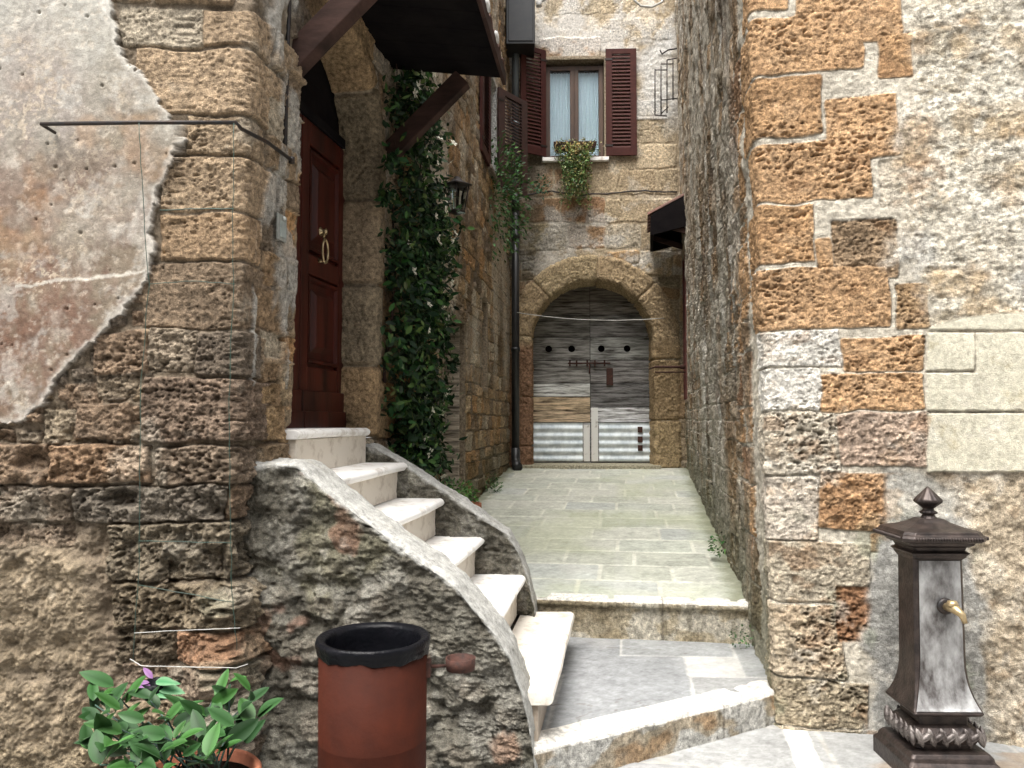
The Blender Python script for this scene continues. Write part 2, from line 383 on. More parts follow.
A_(176, 0, 115, 150, .045, TAN2, 1.1, wrap=.14)
A_(160, 0, 154, 208, .05, TAN, .9, wrap=.24)
A_(158, 0, 212, 257, .05, (.37, .26, .16), .9, wrap=.13)
A_(140, 0, 261, 326, .045, (.25, .185, .125), 1.0, wrap=.27)
A_(92, 144, 330, 374, .04, BR2, 1.3); A_(147, 189, 328, 372, .035, (.33, .27, .2), 1.6); A_(191, 0, 330, 374, .05, DK, 1.2, wrap=.15)
A_(62, 92, 382, 408, .03, BR2, 1.5); A_(95, 132, 378, 398, .03, (.3, .24, .17), 1.6); A_(72, 128, 404, 440, .05, BR2, 1.3); A_(40, 68, 410, 440, .04, (.33, .27, .19), 1.4)
A_(140, 0, 378, 441, .06, (.245, .18, .13), 1.3, wrap=.28)
A_(-40, 44, 444, 484, .06, BR2, 1.4); A_(48, 147, 446, 482, .065, (.34, .225, .14), 1.4); A_(155, 0, 447, 484, .055, BR, 1.5, wrap=.14)
A_(-60, 69, 487, 521, .06, (.30, .24, .18), 1.5); A_(72, 226, 487, 522, .06, GB, 1.5); A_(229, 0, 486, 521, .055, BR2, 1.1, wrap=.28)
A_(-90, 20, 524, 548, .02, BR, 1.6); A_(25, 66, 526, 546, .02, BR, 1.6); A_(106, 0, 525, 580, .06, (.21, .175, .125), 1.7, wrap=.14)
A_(108, 0, 584, 629, .055, (.23, .185, .125), 1.7, wrap=.24)
A_(112, 178, 633, 668, .04, (.2, .16, .11), 1.7); A_(182, 0, 633, 662, .05, (.34, .20, .12), 1.5, wrap=.16)
A_(120, 0, 667, 700, .04, BR, 1.6, wrap=.28); A_(60, 200, 704, 745, .04, (.33, .26, .17), 1.6); A_(204, 0, 704, 745, .04, GB, 1.6, wrap=.2); A_(-60, 110, 750, 800, .04, (.36, .29, .19), 1.6); A_(114, 0, 750, 800, .05, BR, 1.6, wrap=.3)
Bf[:0] = courses(at(10, 400, 3.3).x + 6, at(150, 400, 3.3).x + 6, at(0, 446, 3.3).z, at(0, 300, 3.3).z, (.05, .10), (.06, .15), [BR2, (.33, .27, .2), DK, (.3, .23, .15)], rg=(1.2, 1.7), h=.03, seed=12, gap=.02)
# second row of side blocks, from the arris block to the door jamb
zs_ = [5, 42, 47, 111, 115, 150, 154, 208, 212, 257, 261, 326, 330, 374, 378, 441, 447, 484, 487, 521, 525, 580, 584, 629, 633, 662, 667, 700, 704, 745, 750, 800]
wr_ = [.16, .30, .14, .24, .13, .27, .15, .28, .14, .28, .14, .24, .16, .28, .2, .3]
for i, wv in enumerate(wr_):
    z1 = at(200, zs_[2 * i], 3.3).z; z0 = at(200, zs_[2 * i + 1], 3.3).z
    Bf.append((SLc + wv + .02, SLc + .60, z0, z1, .05, [TAN, (.38, .26, .15), (.33, .24, .15)][i % 3], .9))
rnd0 = random.Random(5)
topz = at(200, 2, 3.3).z
for q in courses(0, SLc - .06, topz, 9, (.2, .3), (.3, .6), [TAN, TAN2, BR2], seed=3): Bf.append(q)
Bf += courses(0, 3.55, 0, 1.75, (.14, .24), (.25, .5), [BR2, (.3, .24, .18), GB], rg=(1.2, 1.6), h=.05, seed=4)
OCH = [(.46, .32, .18), (.36, .25, .15), (.50, .38, .24), (.28, .21, .14), (.56, .48, .36), (.48, .29, .14), (.22, .17, .12)]
Bf += courses(sL(3.87) + .02, 14.2, .2, 9, (.13, .26), (.16, .42), OCH, rg=(.9, 1.6), h=.035, seed=8)
s = steps((0, 2.5, .05), (2.5, 3.5, .012), (3.5, 5.35, .0043), (5.35, 6.9, .011), (6.9, 14.0, .018))
z = steps((0, 3.45, .0046), (3.45, 9, .02))
X, Y, L_ = along(PL, s, .03)
P = np.zeros((len(s), len(z), 3)); P[..., 0] = X[:, None]; P[..., 1] = Y[:, None]; P[..., 2] = z[None, :]
kk = np.interp(Y, [3.3, 3.87, 5.04], [.03, .03, 0]) * (s > SLc - .25)
P[..., 0] += kk[:, None] * (z[None, :] - 1.55)
S, W, H, C, A, MK = masonry(s, z, Bf, (.20, .16, .115), seed=11, wob=.018, pit=.9, edge=.009, mortar_rough=.010, rcm=.014, base=.012)
px, py = project(P)
front = S < SLc - .0
rug = sst(1.9, 1.2, W) * (S < SLc + .7)
H += rug * (fbm(S, W, 12, 4, 77, .66) * .042 + fbm(S, W, 3.5, 2, 78) * .024)
hol = sst(.30, .65, fbm(S, W * 1.3, 5, 3, 91)) * rug * front; H -= hol * .05
# rough lime-and-rubble mass, low left
rub = sst(8, -14, poly_sdf(px, py, [(-400, 545), (60, 540), (92, 560), (100, 600), (108, 650), (95, 690), (60, 900), (-400, 900)])) * front
rub *= S < SLc - .3
C = blend(C, rub * .7, (.29, .235, .16)); C *= (1 + rub * .5 * fbm(S, W, 22, 4, 31, .65))[..., None]
H = H * (1 - rub) + rub * (.045 + fbm(S, W, 16, 5, 33, .68) * .040 + fbm(S, W, 5, 3, 35) * .03)
# lichen and pale mortar splashes on the pier
sp = sst(.25, .5, fbm(S, W, 6, 4, 41)) * (S < sL(3.9)) * (S > 3); C = blend(C, sp * .38, (.50, .46, .38))
sp = sst(.2, .5, fbm(S, W, 8, 4, 43)) * (S < SLc + .02) * sst(1.9, 1.2, W); C = blend(C, sp * .45, (.13, .105, .08))
side = (S > SLc + .08) & (S < sL(3.9)); m = sst(.10, .35, fbm(S * 1.4, W * .45, 6, 3, 48)) * side * (W > 1.7); C = blend(C, m * .75, (.47, .46, .42)); H = H * (1 - .6 * m) + .03 * m
# plaster sheet
plas = [(-900, -900), (108, -900), (112, 0), (118, 30), (128, 60), (150, 85), (172, 112), (188, 148), (178, 160), (165, 185), (160, 210), (155, 235), (158, 262), (150, 285), (125, 312), (108, 335), (95, 350), (75, 365), (55, 395), (35, 415), (18, 425), (-100, 440), (-900, 470)]
wx = fbm(S, W, 14, 5, 60, .65) * 10; wy = fbm(S, W, 14, 5, 61, .65) * 10
sd = poly_sdf(px + wx, py + wy, plas); pm = sst(.8, -1.0, sd) * front
base = np.ones(C.shape) * np.array((.34, .315, .265))
yy = np.clip(py / 428, -1, 1.2)
red = np.clip(sst(.12, .55, yy + .38 * fbm(S, W, 3, 3, 63)) * .9 + .55 * sst(.1, .55, fbm(S, W, 4, 4, 64)) * sst(.15, .4, yy), 0, 1)
base = blend(base, red * .9, (.15, .082, .055)); base = blend(base, sst(.05, .4, fbm(S * 1.5, W * .7, 9, 4, 266, .65)) * red * .6, (.13, .07, .045))
cl = sst(-.05, .35, fbm(S * 1.4, W * .8, 4.5, 5, 270, .62)); base = blend(base, cl * .6, (.22, .19, .14)); cl = sst(.1, .4, fbm(S, W, 9, 5, 271, .65)); base = blend(base, cl * .4, (.50, .49, .45))
grey = sst(.45, .05, yy + .3 * fbm(S, W, 3, 3, 65)) ; base = blend(base, grey * .5, (.47, .47, .44))
wh = sst(.12, .5, fbm(S, W, 9, 5, 66, .7)); base = blend(base, wh * (.5 - .2 * red), (.60, .56, .49)); base = blend(base, sst(.12, .3, fbm(S, W, 55, 3, 267, .7)) * sst(-.1, .4, fbm(S, W, 6, 3, 268)) * red * .75, (.52, .44, .34))
wh2 = sst(.25, .42, fbm(S, W, 34, 4, 68, .7)); base = blend(base, wh2 * .45 * (1 - .3 * red), (.56, .50, .42))
dk = sst(.22, .5, fbm(S, W, 20, 4, 67, .65)); base = blend(base, dk * .45 * sst(.3, .8, yy), (.12, .07, .05))
oc = sst(.15, .4, fbm(S, W, 5, 4, 69)) * sst(.1, .3, yy) * sst(.8, .5, yy); base = blend(base, oc * .4, (.30, .175, .09)); gd = sst(.2, .45, fbm(S, W * .6, 5, 4, 166)); base = blend(base, gd * .4, (.22, .20, .16))
edgeb = sst(-9, -1, sd); base = blend(base, edgeb * .55, (.58, .56, .51))
scr = sst(2.5, .6, np.abs(py - (287 - (px - 25) * .105) + wy * .5)) * (px > 22) * (px < 150); base = blend(base, scr * .6, (.66, .63, .56))
base *= (1 + .22 * fbm(S, W, 60, 3, 70))[..., None]
f1, id1 = worley(S, W, 14, 71); pitp = sst(.02 + .16 * (id1 - .85) / .15, .01, f1) * (id1 > .88)
Hp = .046 + fbm(S, W, 5, 4, 72) * .006 + fbm(S, W, 40, 3, 73) * .0012 - pitp * .012 - wh2 * .0015
C = C * (1 - pm[..., None]) + base * pm[..., None]; H = H * (1 - pm) + Hp * pm; A = A * (1 - pm) + .13 * pm
# spreading footing under the corner
foot = sst(SLc - .18, SLc - .02, S) * sst(SLc + .75, SLc + .45, S) * sst(.90, .82, W + .03 * fbm(S, W, 9, 3, 80))
H += foot * (.085 + .04 * fbm(S, W, 8, 4, 81)); C = blend(C, foot * .35 * sst(0, .4, fbm(S, W, 9, 4, 82)), (.36, .36, .26))
# alley part: pale lime rendering worn off in vertical tongues, damp foot
al = sst(sL(5.0), sL(5.3), S); Dd = P[..., 1]
ren = sst(-.02, .35, fbm(S * 1.3, W * .55, 1.6, 4, 84) + .12) * al * sst(1.6, 2.6, W); C = blend(C, ren * .7, (.60, .55, .46)); H = H * (1 - .6 * ren) + .025 * ren
dkp = sst(.05, .45, fbm(S, W * .7, 2.3, 4, 85)) * al; C = blend(C, dkp * .5, (.17, .125, .085))
C = blend(C, sst(.0, .4, fbm(S, W, 12, 4, 87)) * al * .35, (.40, .25, .12))
mo = al * sst(.75, .15, W - (.41 + .062 * (Dd - 5)) + .25 * fbm(S, W, 6, 3, 86)); C = blend(C, mo * .6, (.115, .115, .07))
H += al * fbm(S, W, 8, 4, 88, .6) * .018
# openings
def zd(d): return .406 + .062 * (d - 5.02)
sm = (s[:-1] + s[1:]) / 2; zm = (z[:-1] + z[1:]) / 2; SM, ZM = np.meshgrid(sm, zm, indexing='ij')
def rect(SM, ZM, s0, s1, z0, z1): return (SM > s0) & (SM < s1) & (ZM > z0) & (ZM < z1)
sa, sb = sL(3.89), sL(5.04); sc_ = (sa + sb) / 2; ra = (sb - sa) / 2; ZSP = 3.24
hole = ((np.abs(SM - sc_) < ra + .05) & (ZM < ZSP) & (ZM > 1.44)) | (np.hypot(SM - sc_, ZM - ZSP) < ra + .05) & (ZM >= ZSP)
ADOOR = (7.15, 8.22, .4, 2.55); SLIT = (9.35, 9.75, 1.95, 3.0); AWIN = (9.85, 10.55, 4.75, 6.05)
for (d0, d1, z0, z1) in (ADOOR, SLIT, AWIN): hole |= rect(SM, ZM, sL(d0), sL(d1), z0, z1)
sheet('wall', P, H, rgba(C, A), MAT['stone'], house_l, hole, origin=(-1.1, 3.3, 0))
# reveals of the alley openings
def reveal(parent, fr, a0, a1, z0, z1, depth, mat=MAT['stone'], colr=(.26, .2, .14), back=True, name='reveal', o=-.0):
    m = MB(fr); o = .035
    t = .06
    m.box((a0 - t, o, z0 - t), (a0, -depth, z1 + t), colr); m.box((a1, o, z0 - t), (a1 + t, -depth, z1 + t), colr)
    m.box((a0, o, z1), (a1, -depth, z1 + t), colr); m.box((a0, o, z0 - t), (a1, -depth, z0), colr)
    if back: m.box((a0 - t, -depth, z0 - t), (a1 + t, -depth - .05, z1 + t), (.05, .04, .03))
    return m.build(name, mat, parent, bevel=.01)
def LF(d): return (Vector((XL(d), d, 0)), tL, nL)
def arch_ring(name, fr, a, base, spring, rw, depth, parent, colr, seed, proud=.03, sink=.10, nb=.36, k=0., mort=(.3, .25, .18), rg=.8, tone=None, ds=.012):
    """stone surround: jambs and arch, wrapping into the opening"""
    o, t, n = fr; r = a
    Lj = spring - base; La = math.pi * r
    ss = steps((0, 2 * Lj + La, ds)); ww = np.r_[steps((-.05, rw, ds))[:-1], steps((rw, rw + depth, ds))]
    bl = []; rr = random.Random(seed); q = 0; tot = 2 * Lj + La
    while q < tot:
        l = rr.uniform(nb * .75, nb * 1.25); bl.append((q + .006, q + l - .006, -.2, rw + depth + .2, .03, rr.choice(colr), rg)); q += l
    S, W, H, C, A, MK = masonry(ss, ww, bl, mort, seed=seed, wob=.008, edge=.016, mortar_rough=.005)
    P = np.zeros(S.shape + (3,)); cx = np.zeros_like(ss); cz = np.zeros_like(ss); ox = np.zeros_like(ss); oz = np.zeros_like(ss)
    for i, q in enumerate(ss):
        if q < Lj: cx[i], cz[i], ox[i], oz[i] = r, base + q, 1, 0
        elif q < Lj + La:
            an = (q - Lj) / r; cx[i], cz[i], ox[i], oz[i] = r * math.cos(an), spring + r * math.sin(an), math.cos(an), math.sin(an)
        else: cx[i], cz[i], ox[i], oz[i] = -r, spring - (q - Lj - La), -1, 0
    wf = np.clip(rw - ww, 0, None); dp = np.clip(ww - rw, 0, None)
    la = cx[:, None] + ox[:, None] * wf[None, :]; lz = cz[:, None] + oz[:, None] * wf[None, :]
    nn = proud - dp - sink * sst(.035, -.05, ww)
    rd = .02   # soften the arris
    ar = np.exp(-((ww - rw) / rd) ** 2) * rd * .6
    la += ox[:, None] * ar[None, :]; lz += oz[:, None] * ar[None, :]; nn = nn - ar * .8
    oN = np.array(o)
    P = oN + la[..., None] * np.array(t) + nn[None, :, None] * np.array(n) + lz[..., None] * np.array((0, 0, 1))
    P[..., 0] += k * (P[..., 2] - 1.55)
    if tone is not None: C = tone(C, P, S, W)
    return sheet(name, P, H, rgba(C, A), MAT['stone'], parent)
dc = (3.89 + 5.04) / 2
tD = Vector((.205, 1.15, 0)).normalized(); nD = Vector((tD.y, -tD.x, 0))
frD = (Vector((XL(dc), dc, 0)), tD, nD)
arch_ring('door_surround', frD, ra, 1.44, ZSP, .12, .24, house_l, [(.34, .26, .17), (.28, .225, .15), (.36, .25, .14)], 21, proud=.012, k=.012, nb=.55)
# front door (opens onto the stair landing)
def fbox(m, x0, x1, b0, b1, z0, z1, c=(1, 1, 1)): m.box((x0, b0, z0), (x1, b1, z1), c)
def front_door():
    par = house_l; M = MAT['door']
    m = MB(frD); B = -.21
    for (x0, x1) in ((-.62, -.055), (-.045, .60)):
        m = MB(frD)
        fbox(m, x0, x1, B - .06, B, 1.50, 3.30)
        # stiles, rails
        for q in ((x0, x0 + .10), (x1 - .10, x1)): fbox(m, q[0], q[1], B, B + .025, 1.50, 3.30)
        for z0, z1 in ((1.50, 1.86), (2.40, 2.52), (3.16, 3.30)): fbox(m, x0 + .1, x1 - .1, B, B + .024, z0, z1)
        d = m.build('door_leaf', M, par, bevel=.006)
        for z0, z1 in ((1.90, 2.37), (2.56, 3.12)):
            p = MB(frD); a0, a1 = x0 + .12, x1 - .12
            r = lambda i, b: [(a0 + i, B + b, z0 + i), (a1 - i, B + b, z0 + i), (a1 - i, B + b, z1 - i), (a0 + i, B + b, z1 - i)][::-1]
            p.rings([r(-.018, .0), r(-.016, .026), r(.0, .026), r(.012, .006), r(.05, .006), r(.085, .03)], sm=False); p.build('panel', M, d)
        k = MB(frD); fbox(k, x0 - .0, x1, B + .026, B + .045, 1.50, 1.72); fbox(k, x0, x1, B + .045, B + .06, 1.50, 1.60); k.build('kick_board', M, d, bevel=.006)
        if x0 > -.1:
            q = MB(frD); zz = 2.62; ax = x0 + .25
            q.lathe([(.0, 0), (.028, .0), (.028, .008), (.016, .014), (.012, .03), (.02, .04), (.0, .048)], (ax, B + .025, zz + .06), 16, ax=Vector((1, 0, 0)), ay=Vector((0, 0, 1)), az=Vector((0, 1, 0)), cap=False)
            q.tube([(ax, B + .055, zz + .06), (ax, B + .05, zz + .02)], .008)
            pts = [(ax + .05 * math.sin(a) * .8, B + .06, zz - .06 - .07 * -math.cos(a)) for a in np.linspace(0, 2 * math.pi, 21)]
            q.tube(pts, .008, 8)
            q.lathe([(.0, 0), (.012, .0), (.010, .02), (.0, .022)], (ax - .012, B + .025, zz - .12), 12, ax=Vector((1, 0, 0)), ay=Vector((0, 0, 1)), az=Vector((0, 1, 0)), cap=False)
            q.build('door_knocker', MAT['brass'], d)
    f = MB(frD); fbox(f, -.62, .60, B - .05, B + .04, 3.303, 3.36); fbox(f, -.62, .60, B - .06, B - .02, 3.36, 3.9); f.build('shade_panel', MAT['board'], par, bevel=.004)  # near-black panel standing in for the deep shade under the arch
    f = MB(frD); fbox(f, -.64, .62, B - .05, B + .055, 1.485, 1.50); f.build('door_sill', M, par, bevel=.004)
    b = MB(frD); fbox(b, -.8, .8, B - .16, B - .1, 1.3, 4.0, (.03, .02, .02)); b.build('door_backing', MAT['board'], par)
front_door()
# doorbell recess on the pier side
m = MB((Vector((-1.14, 3.64, 0)), Vector((.13, .99, 0)), Vector((.99, -.13, 0))))
o_ = .065
m.box((-.045, o_, 2.38), (.045, o_ + .012, 2.50), (.5, .5, .48)); m.box((-.03, o_ + .012, 2.395), (.03, o_ + .016, 2.47), (.55, .6, .6)); m.lathe([(.0, 0), (.009, 0), (.009, .008), (0, .009)], (0, o_ + .016, 2.485), 12, ax=Vector((1, 0, 0)), ay=Vector((0, 0, 1)), az=Vector((0, 1, 0)), cap=False)
m.build('doorbell_plate', gen_mat('bell_plate', (.6, .62, .6), (.4, .42, .4), scale=20, rough=.5, attr=True), house_l, bevel=.003)
# alley door, slit, upper window of the left house
d0, d1, z0, z1 = ADOOR; fr = LF(d0); Ld = sL(d1) - sL(d0)
reveal(house_l, fr, 0, Ld, zd(7.6) - .05, z1, .42, colr=(.26, .21, .15))
m = MB(fr); B = -.36
nb = 5
for i in range(nb):
    a0 = .03 + i * (Ld - .06) / nb; m.box((a0 + .003, B, z0), (a0 + (Ld - .06) / nb - .003, B + .04 + .004 * (i % 2), z1 - .03), (.42, .36, .28))
m.box((.0, B - .02, z0), (Ld, B, z1), (.1, .08, .06))
dd = m.build('alley_door', MAT['oldwood'], house_l, bevel=.004)
m = MB(fr); m.box((Ld - .035, -.34, z0), (Ld - .005, -.02, z1 - .02), (.34, .29, .23)); m.build('door_frame', MAT['oldwood'], dd, bevel=.005)
d0, d1, z0, z1 = SLIT; reveal(house_l, LF(d0), 0, sL(d1) - sL(d0), z0, z1, .3, colr=(.3, .24, .17), name='slit_reveal')
d0, d1, z0, z1 = AWIN; fr = LF(d0); Lw = sL(d1) - sL(d0)
reveal(house_l, fr, 0, Lw, z0, z1, .16, colr=(.6, .6, .58), name='window_reveal')
def window(parent, fr, a0, a1, z0, z1, b, stile=.05, centre=.07, frame=MAT['frame']):
    m = MB(fr)
    m.box((a0, b, z0), (a0 + stile, b + .05, z1)); m.box((a1 - stile, b, z0), (a1, b + .05, z1))
    m.box((a0 + stile, b + .001, z1 - stile), (a1 - stile, b + .049, z1)); m.box((a0 + stile, b + .001, z0), (a1 - stile, b + .049, z0 + stile))
    c = (a0 + a1) / 2; m.box((c - centre / 2, b + .003, z0 + stile), (c + centre / 2, b + .056, z1 - stile)); m.box((c - .006, b + .056, z0 + stile), (c + .006, b + .066, z1 - stile))
    w_ = m.build('window', frame, parent, bevel=.004)
    for q0, q1 in ((a0 + stile, c - centre / 2), (c + centre / 2, a1 - stile)):
        m = MB(fr); m.box((q0, b + .014, z0 + stile), (q1, b + .018, z1 - stile)); m.build('pane', MAT['glass'], w_)
        m = MB(fr); n = 40; xs = np.linspace(q0, q1, n)
        top = [(x, b - .03 + .008 * math.sin(i * 1.15) + .004 * math.sin(i * 2.7), z1 - stile - .01) for i, x in enumerate(xs)]
        bot = [(x, b - .03 + .010 * math.sin(i * 1.15 + .3) + .004 * math.sin(i * 2.1), z0 + stile * .5) for i, x in enumerate(xs)]
        m.add(top + bot, [(i, i + 1, n + i + 1, n + i) for i in range(n - 1)], sm=True); m.build('curtain', MAT['curtain'], w_)
    return w_
window(house_l, fr, 0.01, Lw - .01, z0 + .01, z1 - .01, -.10)
m = MB(fr); m.box((-.12, -.05, z0 - .06), (Lw + .12, .09, z0 - .005), (.30, .24, .2)); m.build('window_sill', MAT['stone'], house_l, bevel=.012)
def shutter(parent, fr, a0, a1, z0, z1, b0, mat=MAT['shutter'], name='shutter', slats=26, t=.035):
    m = MB(fr); st = .085 * (a1 - a0) / .42
    m.box((a0, b0, z0), (a0 + st, b0 + t, z1)); m.box((a1 - st, b0, z0), (a1, b0 + t, z1))
    for q0, q1 in ((z0, z0 + .12), (z1 - .08, z1)): m.box((a0 + st, b0 + .001, q0), (a1 - st, b0 + t - .001, q1))
    s_ = m.build(name, mat, parent, bevel=.003)
    q = MB(fr); zz0, zz1 = z0 + .12, z1 - .08; h = (zz1 - zz0) / slats
    for i in range(slats):
        zc = zz0 + (i + .5) * h; x0, x1 = a0 + st, a1 - st; dz = h * .42
        q.add([(x0, b0 + .003, zc + dz), (x1, b0 + .003, zc + dz), (x1, b0 + t - .003, zc - dz), (x0, b0 + t - .003, zc - dz),
               (x0, b0 + .003, zc + dz - .007), (x1, b0 + .003, zc + dz - .007), (x1, b0 + t - .003, zc - dz - .007), (x0, b0 + t - .003, zc - dz - .007)],
              [(0, 3, 2, 1), (4, 5, 6, 7), (0, 1, 5, 4), (1, 2, 6, 5), (2, 3, 7, 6), (3, 0, 4, 7)])
    q.build('slats', mat, s_)
    for zq in (z0 + .16, z1 - .16): k = MB(fr); k.box((a0 - .02, b0 + t, zq - .02), (a0 + .10, b0 + t + .006, zq + .01)); k.build('hinge', MAT['iron'], s_)
    return s_
shutter(house_l, fr, -.74, -.03, z0 - .04, z1 + .03, .035, MAT['shutter'])
# far leaf stands half open, away from the wall
fr2 = (Vector(fr[0]) + tL * (Lw + .03) + nL * .04, (tL * .86 + nL * .5).normalized(), (nL * .86 - tL * .5).normalized())
shutter(house_l, fr2, 0, .66, z0 - .04, z1 + .03, .0, MAT['darkshutter'])
# ================================================================ RIGHT HOUSE
PR = [(2.74, 12.5), (2.66, 12.0), (1.32, 4.07), (6.04, 3.126)]
s0R = math.hypot(.08, .5); SRc = s0R + math.hypot(1.34, 7.93)
def XR(d): return 1.32 + (d - 4.07) * 1.34 / 7.93
def sR(d): return SRc - (d - 4.07) * math.hypot(1.34, 7.93) / 7.93
tR = Vector((-1.34, -7.95, 0)).normalized(); nR = Vector((tR.y, -tR.x, 0))
tF = Vector((4.72, -.944, 0)).normalized(); nF = Vector((tF.y, -tF.x, 0))
def kR(d): return float(np.interp(d, [4.05, 12], [-.025, -.014]))
def RFp(px, py): return on_plane(px, py, (1.32, 4.07, 0), nF)
def RFs(px, py):
    p = RFp(px, py); return SRc + (p - Vector((1.32, 4.07, 0))).dot(tF), p.z
house_r = thing('corner_house', 'ochre tuff corner house on the right behind the fountain, patched with cream slabs', 'house', (1.32, 4.07, 0))
OR = (.54, .345, .19); OR2 = (.49, .305, .16); WH = (.76, .73, .66); PK = (.52, .40, .31); PALE = (.48, .41, .31); DO = (.30, .215, .135)
Br = []
def R_(x0, x1, y0, y1, h, c, rg, wrap=None):
    a, zb = RFs(x0, y1); b, zt = RFs(x1, y0); ym = (y0 + y1) / 2
    a, _ = RFs(x0, ym); b, _ = RFs(x1, ym); _, zb = RFs((x0 + x1) / 2, y1); _, zt = RFs((x0 + x1) / 2, y0)
    if wrap is not None: a = SRc - wrap
    g_ = .008; Br.append((a - g_, b + g_ * 1.2, zb - g_ * .7, zt + g_ * .7, h * .72, c, rg))
R_(0, 796, -4, 49, .03, OR, .8, wrap=.25); R_(806, 905, -6, 45, .03, OR, .8)
R_(0, 869, 53, 104, .03, OR, .9, wrap=.4); R_(884, 915, 36, 80, .025, OR2, .9)
R_(0, 828, 109, 163, .03, OR2, .9, wrap=.3); R_(834, 901, 98, 160, .03, OR, .8)
R_(0, 876, 168, 221, .03, OR, 1.1, wrap=.2); R_(886, 950, 162, 208, .012, (.60, .54, .44), .4)
R_(0, 816, 226, 277, .03, OR2, 1., wrap=.35); R_(820, 834, 240, 278, .028, OR2, .8); R_(837, 899, 222, 278, .02, DO, 1.6)
R_(0, 889, 282, 336, .035, OR, 1.2, wrap=.25); R_(897, 927, 284, 330, .03, (.40, .27, .15), 1.3)
R_(0, 840, 339, 371, .035, WH, 1.1, wrap=.14); R_(843, 922, 338, 371, .03, OR, 1.3)
R_(0, 820, 374, 411, .035, WH, 1.1, wrap=.12); R_(822, 922, 374, 411, .03, OR, 1.3)
R_(0, 835, 414, 470, .04, (.58, .52, .42), 1.6, wrap=.16); R_(838, 926, 414, 466, .035, PK, 1.6)
R_(0, 815, 473, 528, .04, (.56, .50, .42), 1.3, wrap=.15); R_(818, 902, 474, 528, .04, (.42, .25, .13), 1.7)
R_(0, 866, 531, 584, .035, (.50, .44, .34), 1.3, wrap=.1); R_(868, 885, 532, 552, .03, OR2, 1)
R_(0, 836, 587, 652, .04, (.50, .42, .31), 1.5, wrap=.16); R_(834, 866, 587, 640, .015, (.36, .20, .11), 1.6)
R_(0, 860, 656, 698, .035, (.45, .38, .27), 1.4, wrap=.12); R_(0, 892, 701, 740, .04, (.43, .37, .27), 1.4, wrap=.12)
Rp = len(Br)
Br += [(a, b, c, d, .03, q, r) for (a, b, c, d, _, q, r) in courses(SRc + .02, SRc + 5, RFs(760, -6)[1], 9, (.22, .3), (.3, .6), [OR, OR2, PALE], seed=31)]
# alley side: orange dressed stones near the arris, then rubble under worn render
Br += courses(sR(5.05), SRc - .42, .3, 9, (.22, .34), (.3, .5), [OR, OR2, DO, (.32, .2, .12)], rg=(1, 1.5), h=.035, seed=33)
SIDE = [(.36, .30, .22), (.30, .235, .16), (.42, .37, .29), (.24, .19, .14), (.40, .28, .17), (.34, .25, .16)]
Br += courses(-.1, sR(5.05), .3, 9, (.12, .26), (.18, .45), SIDE, rg=(1, 1.7), h=.032, seed=35)
s = steps((0, sR(5.3), .018), (sR(5.3), sR(4.3), .010), (sR(4.3), SRc + 1.7, .0046), (SRc + 1.71, SRc + 2.7, .012), (SRc + 2.71, SRc + 4.8, .05))
z = steps((0, 4.0, .005), (4.05, 9, .02))
X, Y, L_ = along(PR, s, .03)
P = np.zeros((len(s), len(z), 3)); P[..., 0] = X[:, None]; P[..., 1] = Y[:, None]; P[..., 2] = z[None, :]
kk = np.where(s < SRc + .3, np.interp(Y, [4.05, 12], [-.025, -.014]), -.025 * np.clip(1 - (s - SRc - .3), 0, 1))
P[..., 0] += kk[:, None] * (z[None, :] - 1.55)
S, W, H, C, A, MK = masonry(s, z, Br, (.52, .48, .40), seed=51, wob=.018, pit=1.0, edge=.006, mortar_rough=.008, rcm=.02, base=.016, relief=.72)
px, py = project(P); fr_ = S > SRc - .02
# lime render, rough, upper right
frn = fr_ * 1.0
upr = sst(14, -16, poly_sdf(px + fbm(S, W, 7, 4, 101) * 26, py + fbm(S, W, 7, 4, 102) * 26, [(915, -600), (2600, -600), (2600, 330), (925, 333), (925, 284), (893, 270), (905, 215), (878, 165), (905, 95), (915, 50)])) * frn
mid = fbm(S, W, 7, 5, 103, .62)
cr = np.ones(C.shape) * np.array((.62, .575, .48)); cr = blend(cr, sst(.05, .4, fbm(S, W, 3.3, 4, 104)) * .7, (.42, .36, .26)); cr = blend(cr, sst(.1, .4, fbm(S, W, 4, 4, 105)) * .7, (.45, .30, .17)); cr = blend(cr, sst(.0, .3, fbm(S, W, 2.2, 4, 170)) * .8, (.52, .51, .47)); cr = blend(cr, sst(.1, .35, mid) * .6, (.76, .72, .62)); cr = blend(cr, sst(.2, .5, fbm(S * .8, W * 1.6, 6, 4, 106)) * .5, (.30, .27, .21))
cr = blend(cr, sst(.22, .42, fbm(S * .9, W * 1.4, 15, 4, 169, .62)) * .6, (.30, .25, .17)); cr *= (1 + .35 * fbm(S, W, 50, 3, 107))[..., None]; cr = blend(cr, sst(.1, .3, fbm(S, W * 1.3, 4.5, 4, 171)) * .55, (.46, .34, .20)); cr = blend(cr, sst(.12, .35, fbm(S, W, 26, 3, 172, .7)) * .55, (.27, .235, .18)); cr *= 1.1
hr_ = .020 + mid * .009 + fbm(S * .8, W * 1.5, 18, 4, 108, .68) * .011 + fbm(S, W, 60, 2, 168) * .003
C = C * (1 - upr[..., None]) + cr * upr[..., None]; H = H * (1 - upr) + hr_ * upr; A = A * (1 - upr) + .9 * upr
